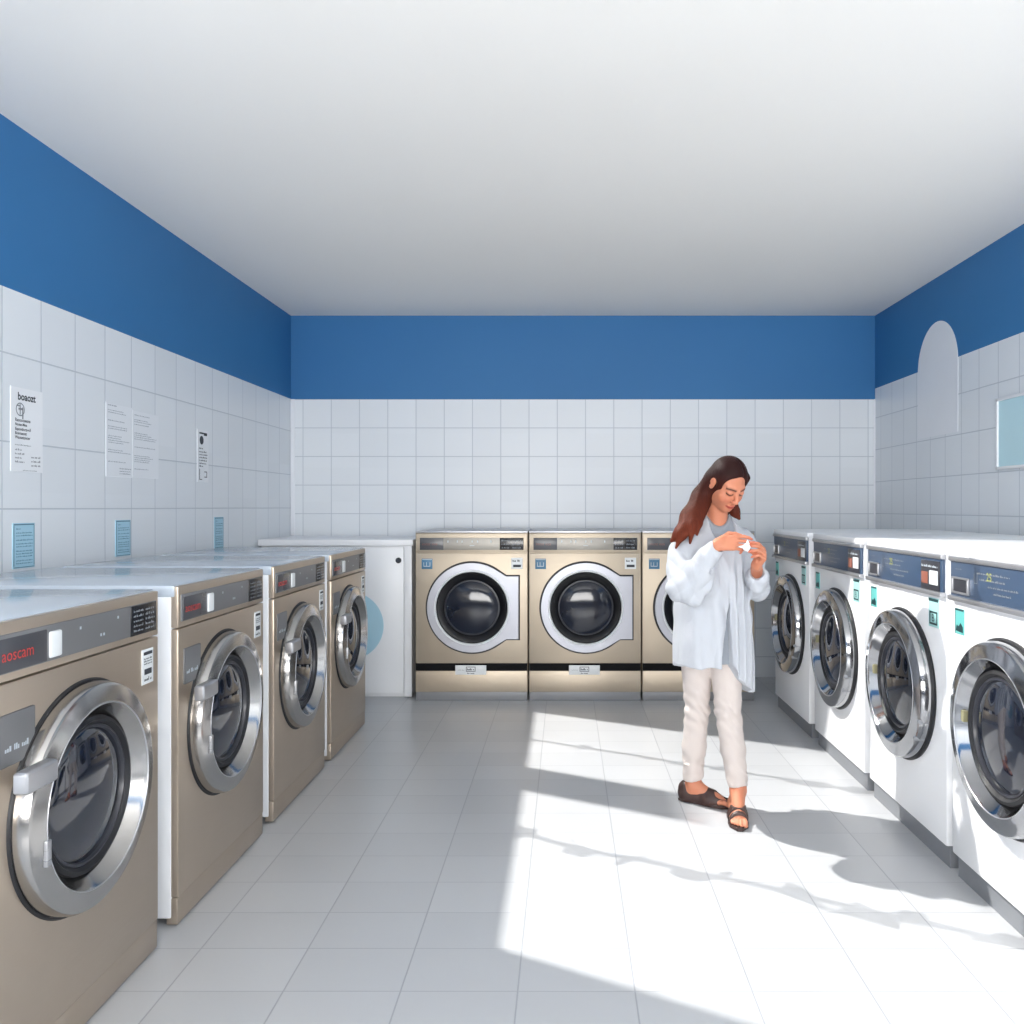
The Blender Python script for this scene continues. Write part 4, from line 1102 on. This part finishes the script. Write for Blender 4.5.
vw = nb.m('ADD', v, nb.m('MULTIPLY', nz, 0.1))
mask = nb.ramp(fx, -0.24, -0.19)
mask = nb.m('MULTIPLY', mask, nb.ramp(v, 2.58, 2.63))
mask = nb.m('MULTIPLY', mask, nb.ramp(v, 5.7, 5.76, 1.0, 0.0))
band = nb.m('MULTIPLY', nb.ramp(v, 4.08, 4.14), nb.ramp(v, 4.47, 4.53, 1.0, 0.0))  # broad shadow band drawn into the lamp's beam
band = nb.m('MULTIPLY', band, nb.ramp(fx, 0.48, 0.7, 1.0, 0.0))
mask = nb.m('MULTIPLY', mask, nb.m('SUBTRACT', 1.0, band))
leaf = nb.m('MULTIPLY', nb.ramp(nb.noise(5.0, 1.0, cbn.outputs[0]), 0.5, 0.62, 0.0, 1.0), 0.07)
twig = nb.ramp(nb.m('SUBTRACT', nb.m('ABSOLUTE', nb.m('SUBTRACT', vw, 3.56)), leaf), 0.008, 0.035, 0.45, 1.0)  # twig and leaf shadows drawn into the beam as well
twig2 = nb.ramp(nb.m('SUBTRACT', nb.m('ABSOLUTE', nb.m('SUBTRACT', vw, 5.04)), nb.m('MULTIPLY', leaf, 0.6)), 0.008, 0.03, 0.5, 1.0)
mask = nb.m('MULTIPLY', mask, nb.m('MULTIPLY', twig, twig2))
mask = nb.m('MULTIPLY', mask, nb.ramp(fx, 5.0, 6.0, 1.0, 0.0))
fo = nb.n('ShaderNodeLightFalloff'); fo.inputs[0].default_value = 68.0
nb.put(em.inputs['Strength'], nb.m('MULTIPLY', fo.outputs['Constant'], mask))
em.inputs['Color'].default_value = (1.0, 0.97, 0.92, 1)

wd = bpy.data.worlds.new('daylight'); S.world = wd; wd.use_nodes = True
nb = NB(wd.node_tree); bg = wd.node_tree.nodes['Background']
sky = nb.n('ShaderNodeTexSky'); sky.sky_type = 'HOSEK_WILKIE'; sky.sun_direction = (-0.5, -0.5, 0.7)
wd.node_tree.links.new(sky.outputs[0], bg.inputs[0]); bg.inputs[1].default_value = 0.8

# ---------------------------------------------------------------- camera
cd_ = bpy.data.cameras.new('camera'); cam = bpy.data.objects.new('camera', cd_); COL.objects.link(cam)
cam.location = (0, 0, EYE); cam.rotation_euler = (PI / 2, 0, 0)
cd_.sensor_width = 36; cd_.sensor_fit = 'HORIZONTAL'; cd_.lens = F / 1024 * 36
cd_.shift_x = (512 - 566) / 1024; cd_.shift_y = -(512 - 507) / 1024
cd_.clip_start = 0.05
S.camera = cam
S.view_settings.view_transform = 'Standard'; S.view_settings.look = 'None'; S.view_settings.exposure = 0.0
S.cycles.max_bounces = 10; S.cycles.diffuse_bounces = 6; S.cycles.glossy_bounces = 5
S.cycles.use_denoising = True
S.cycles.sample_clamp_indirect = 6.0
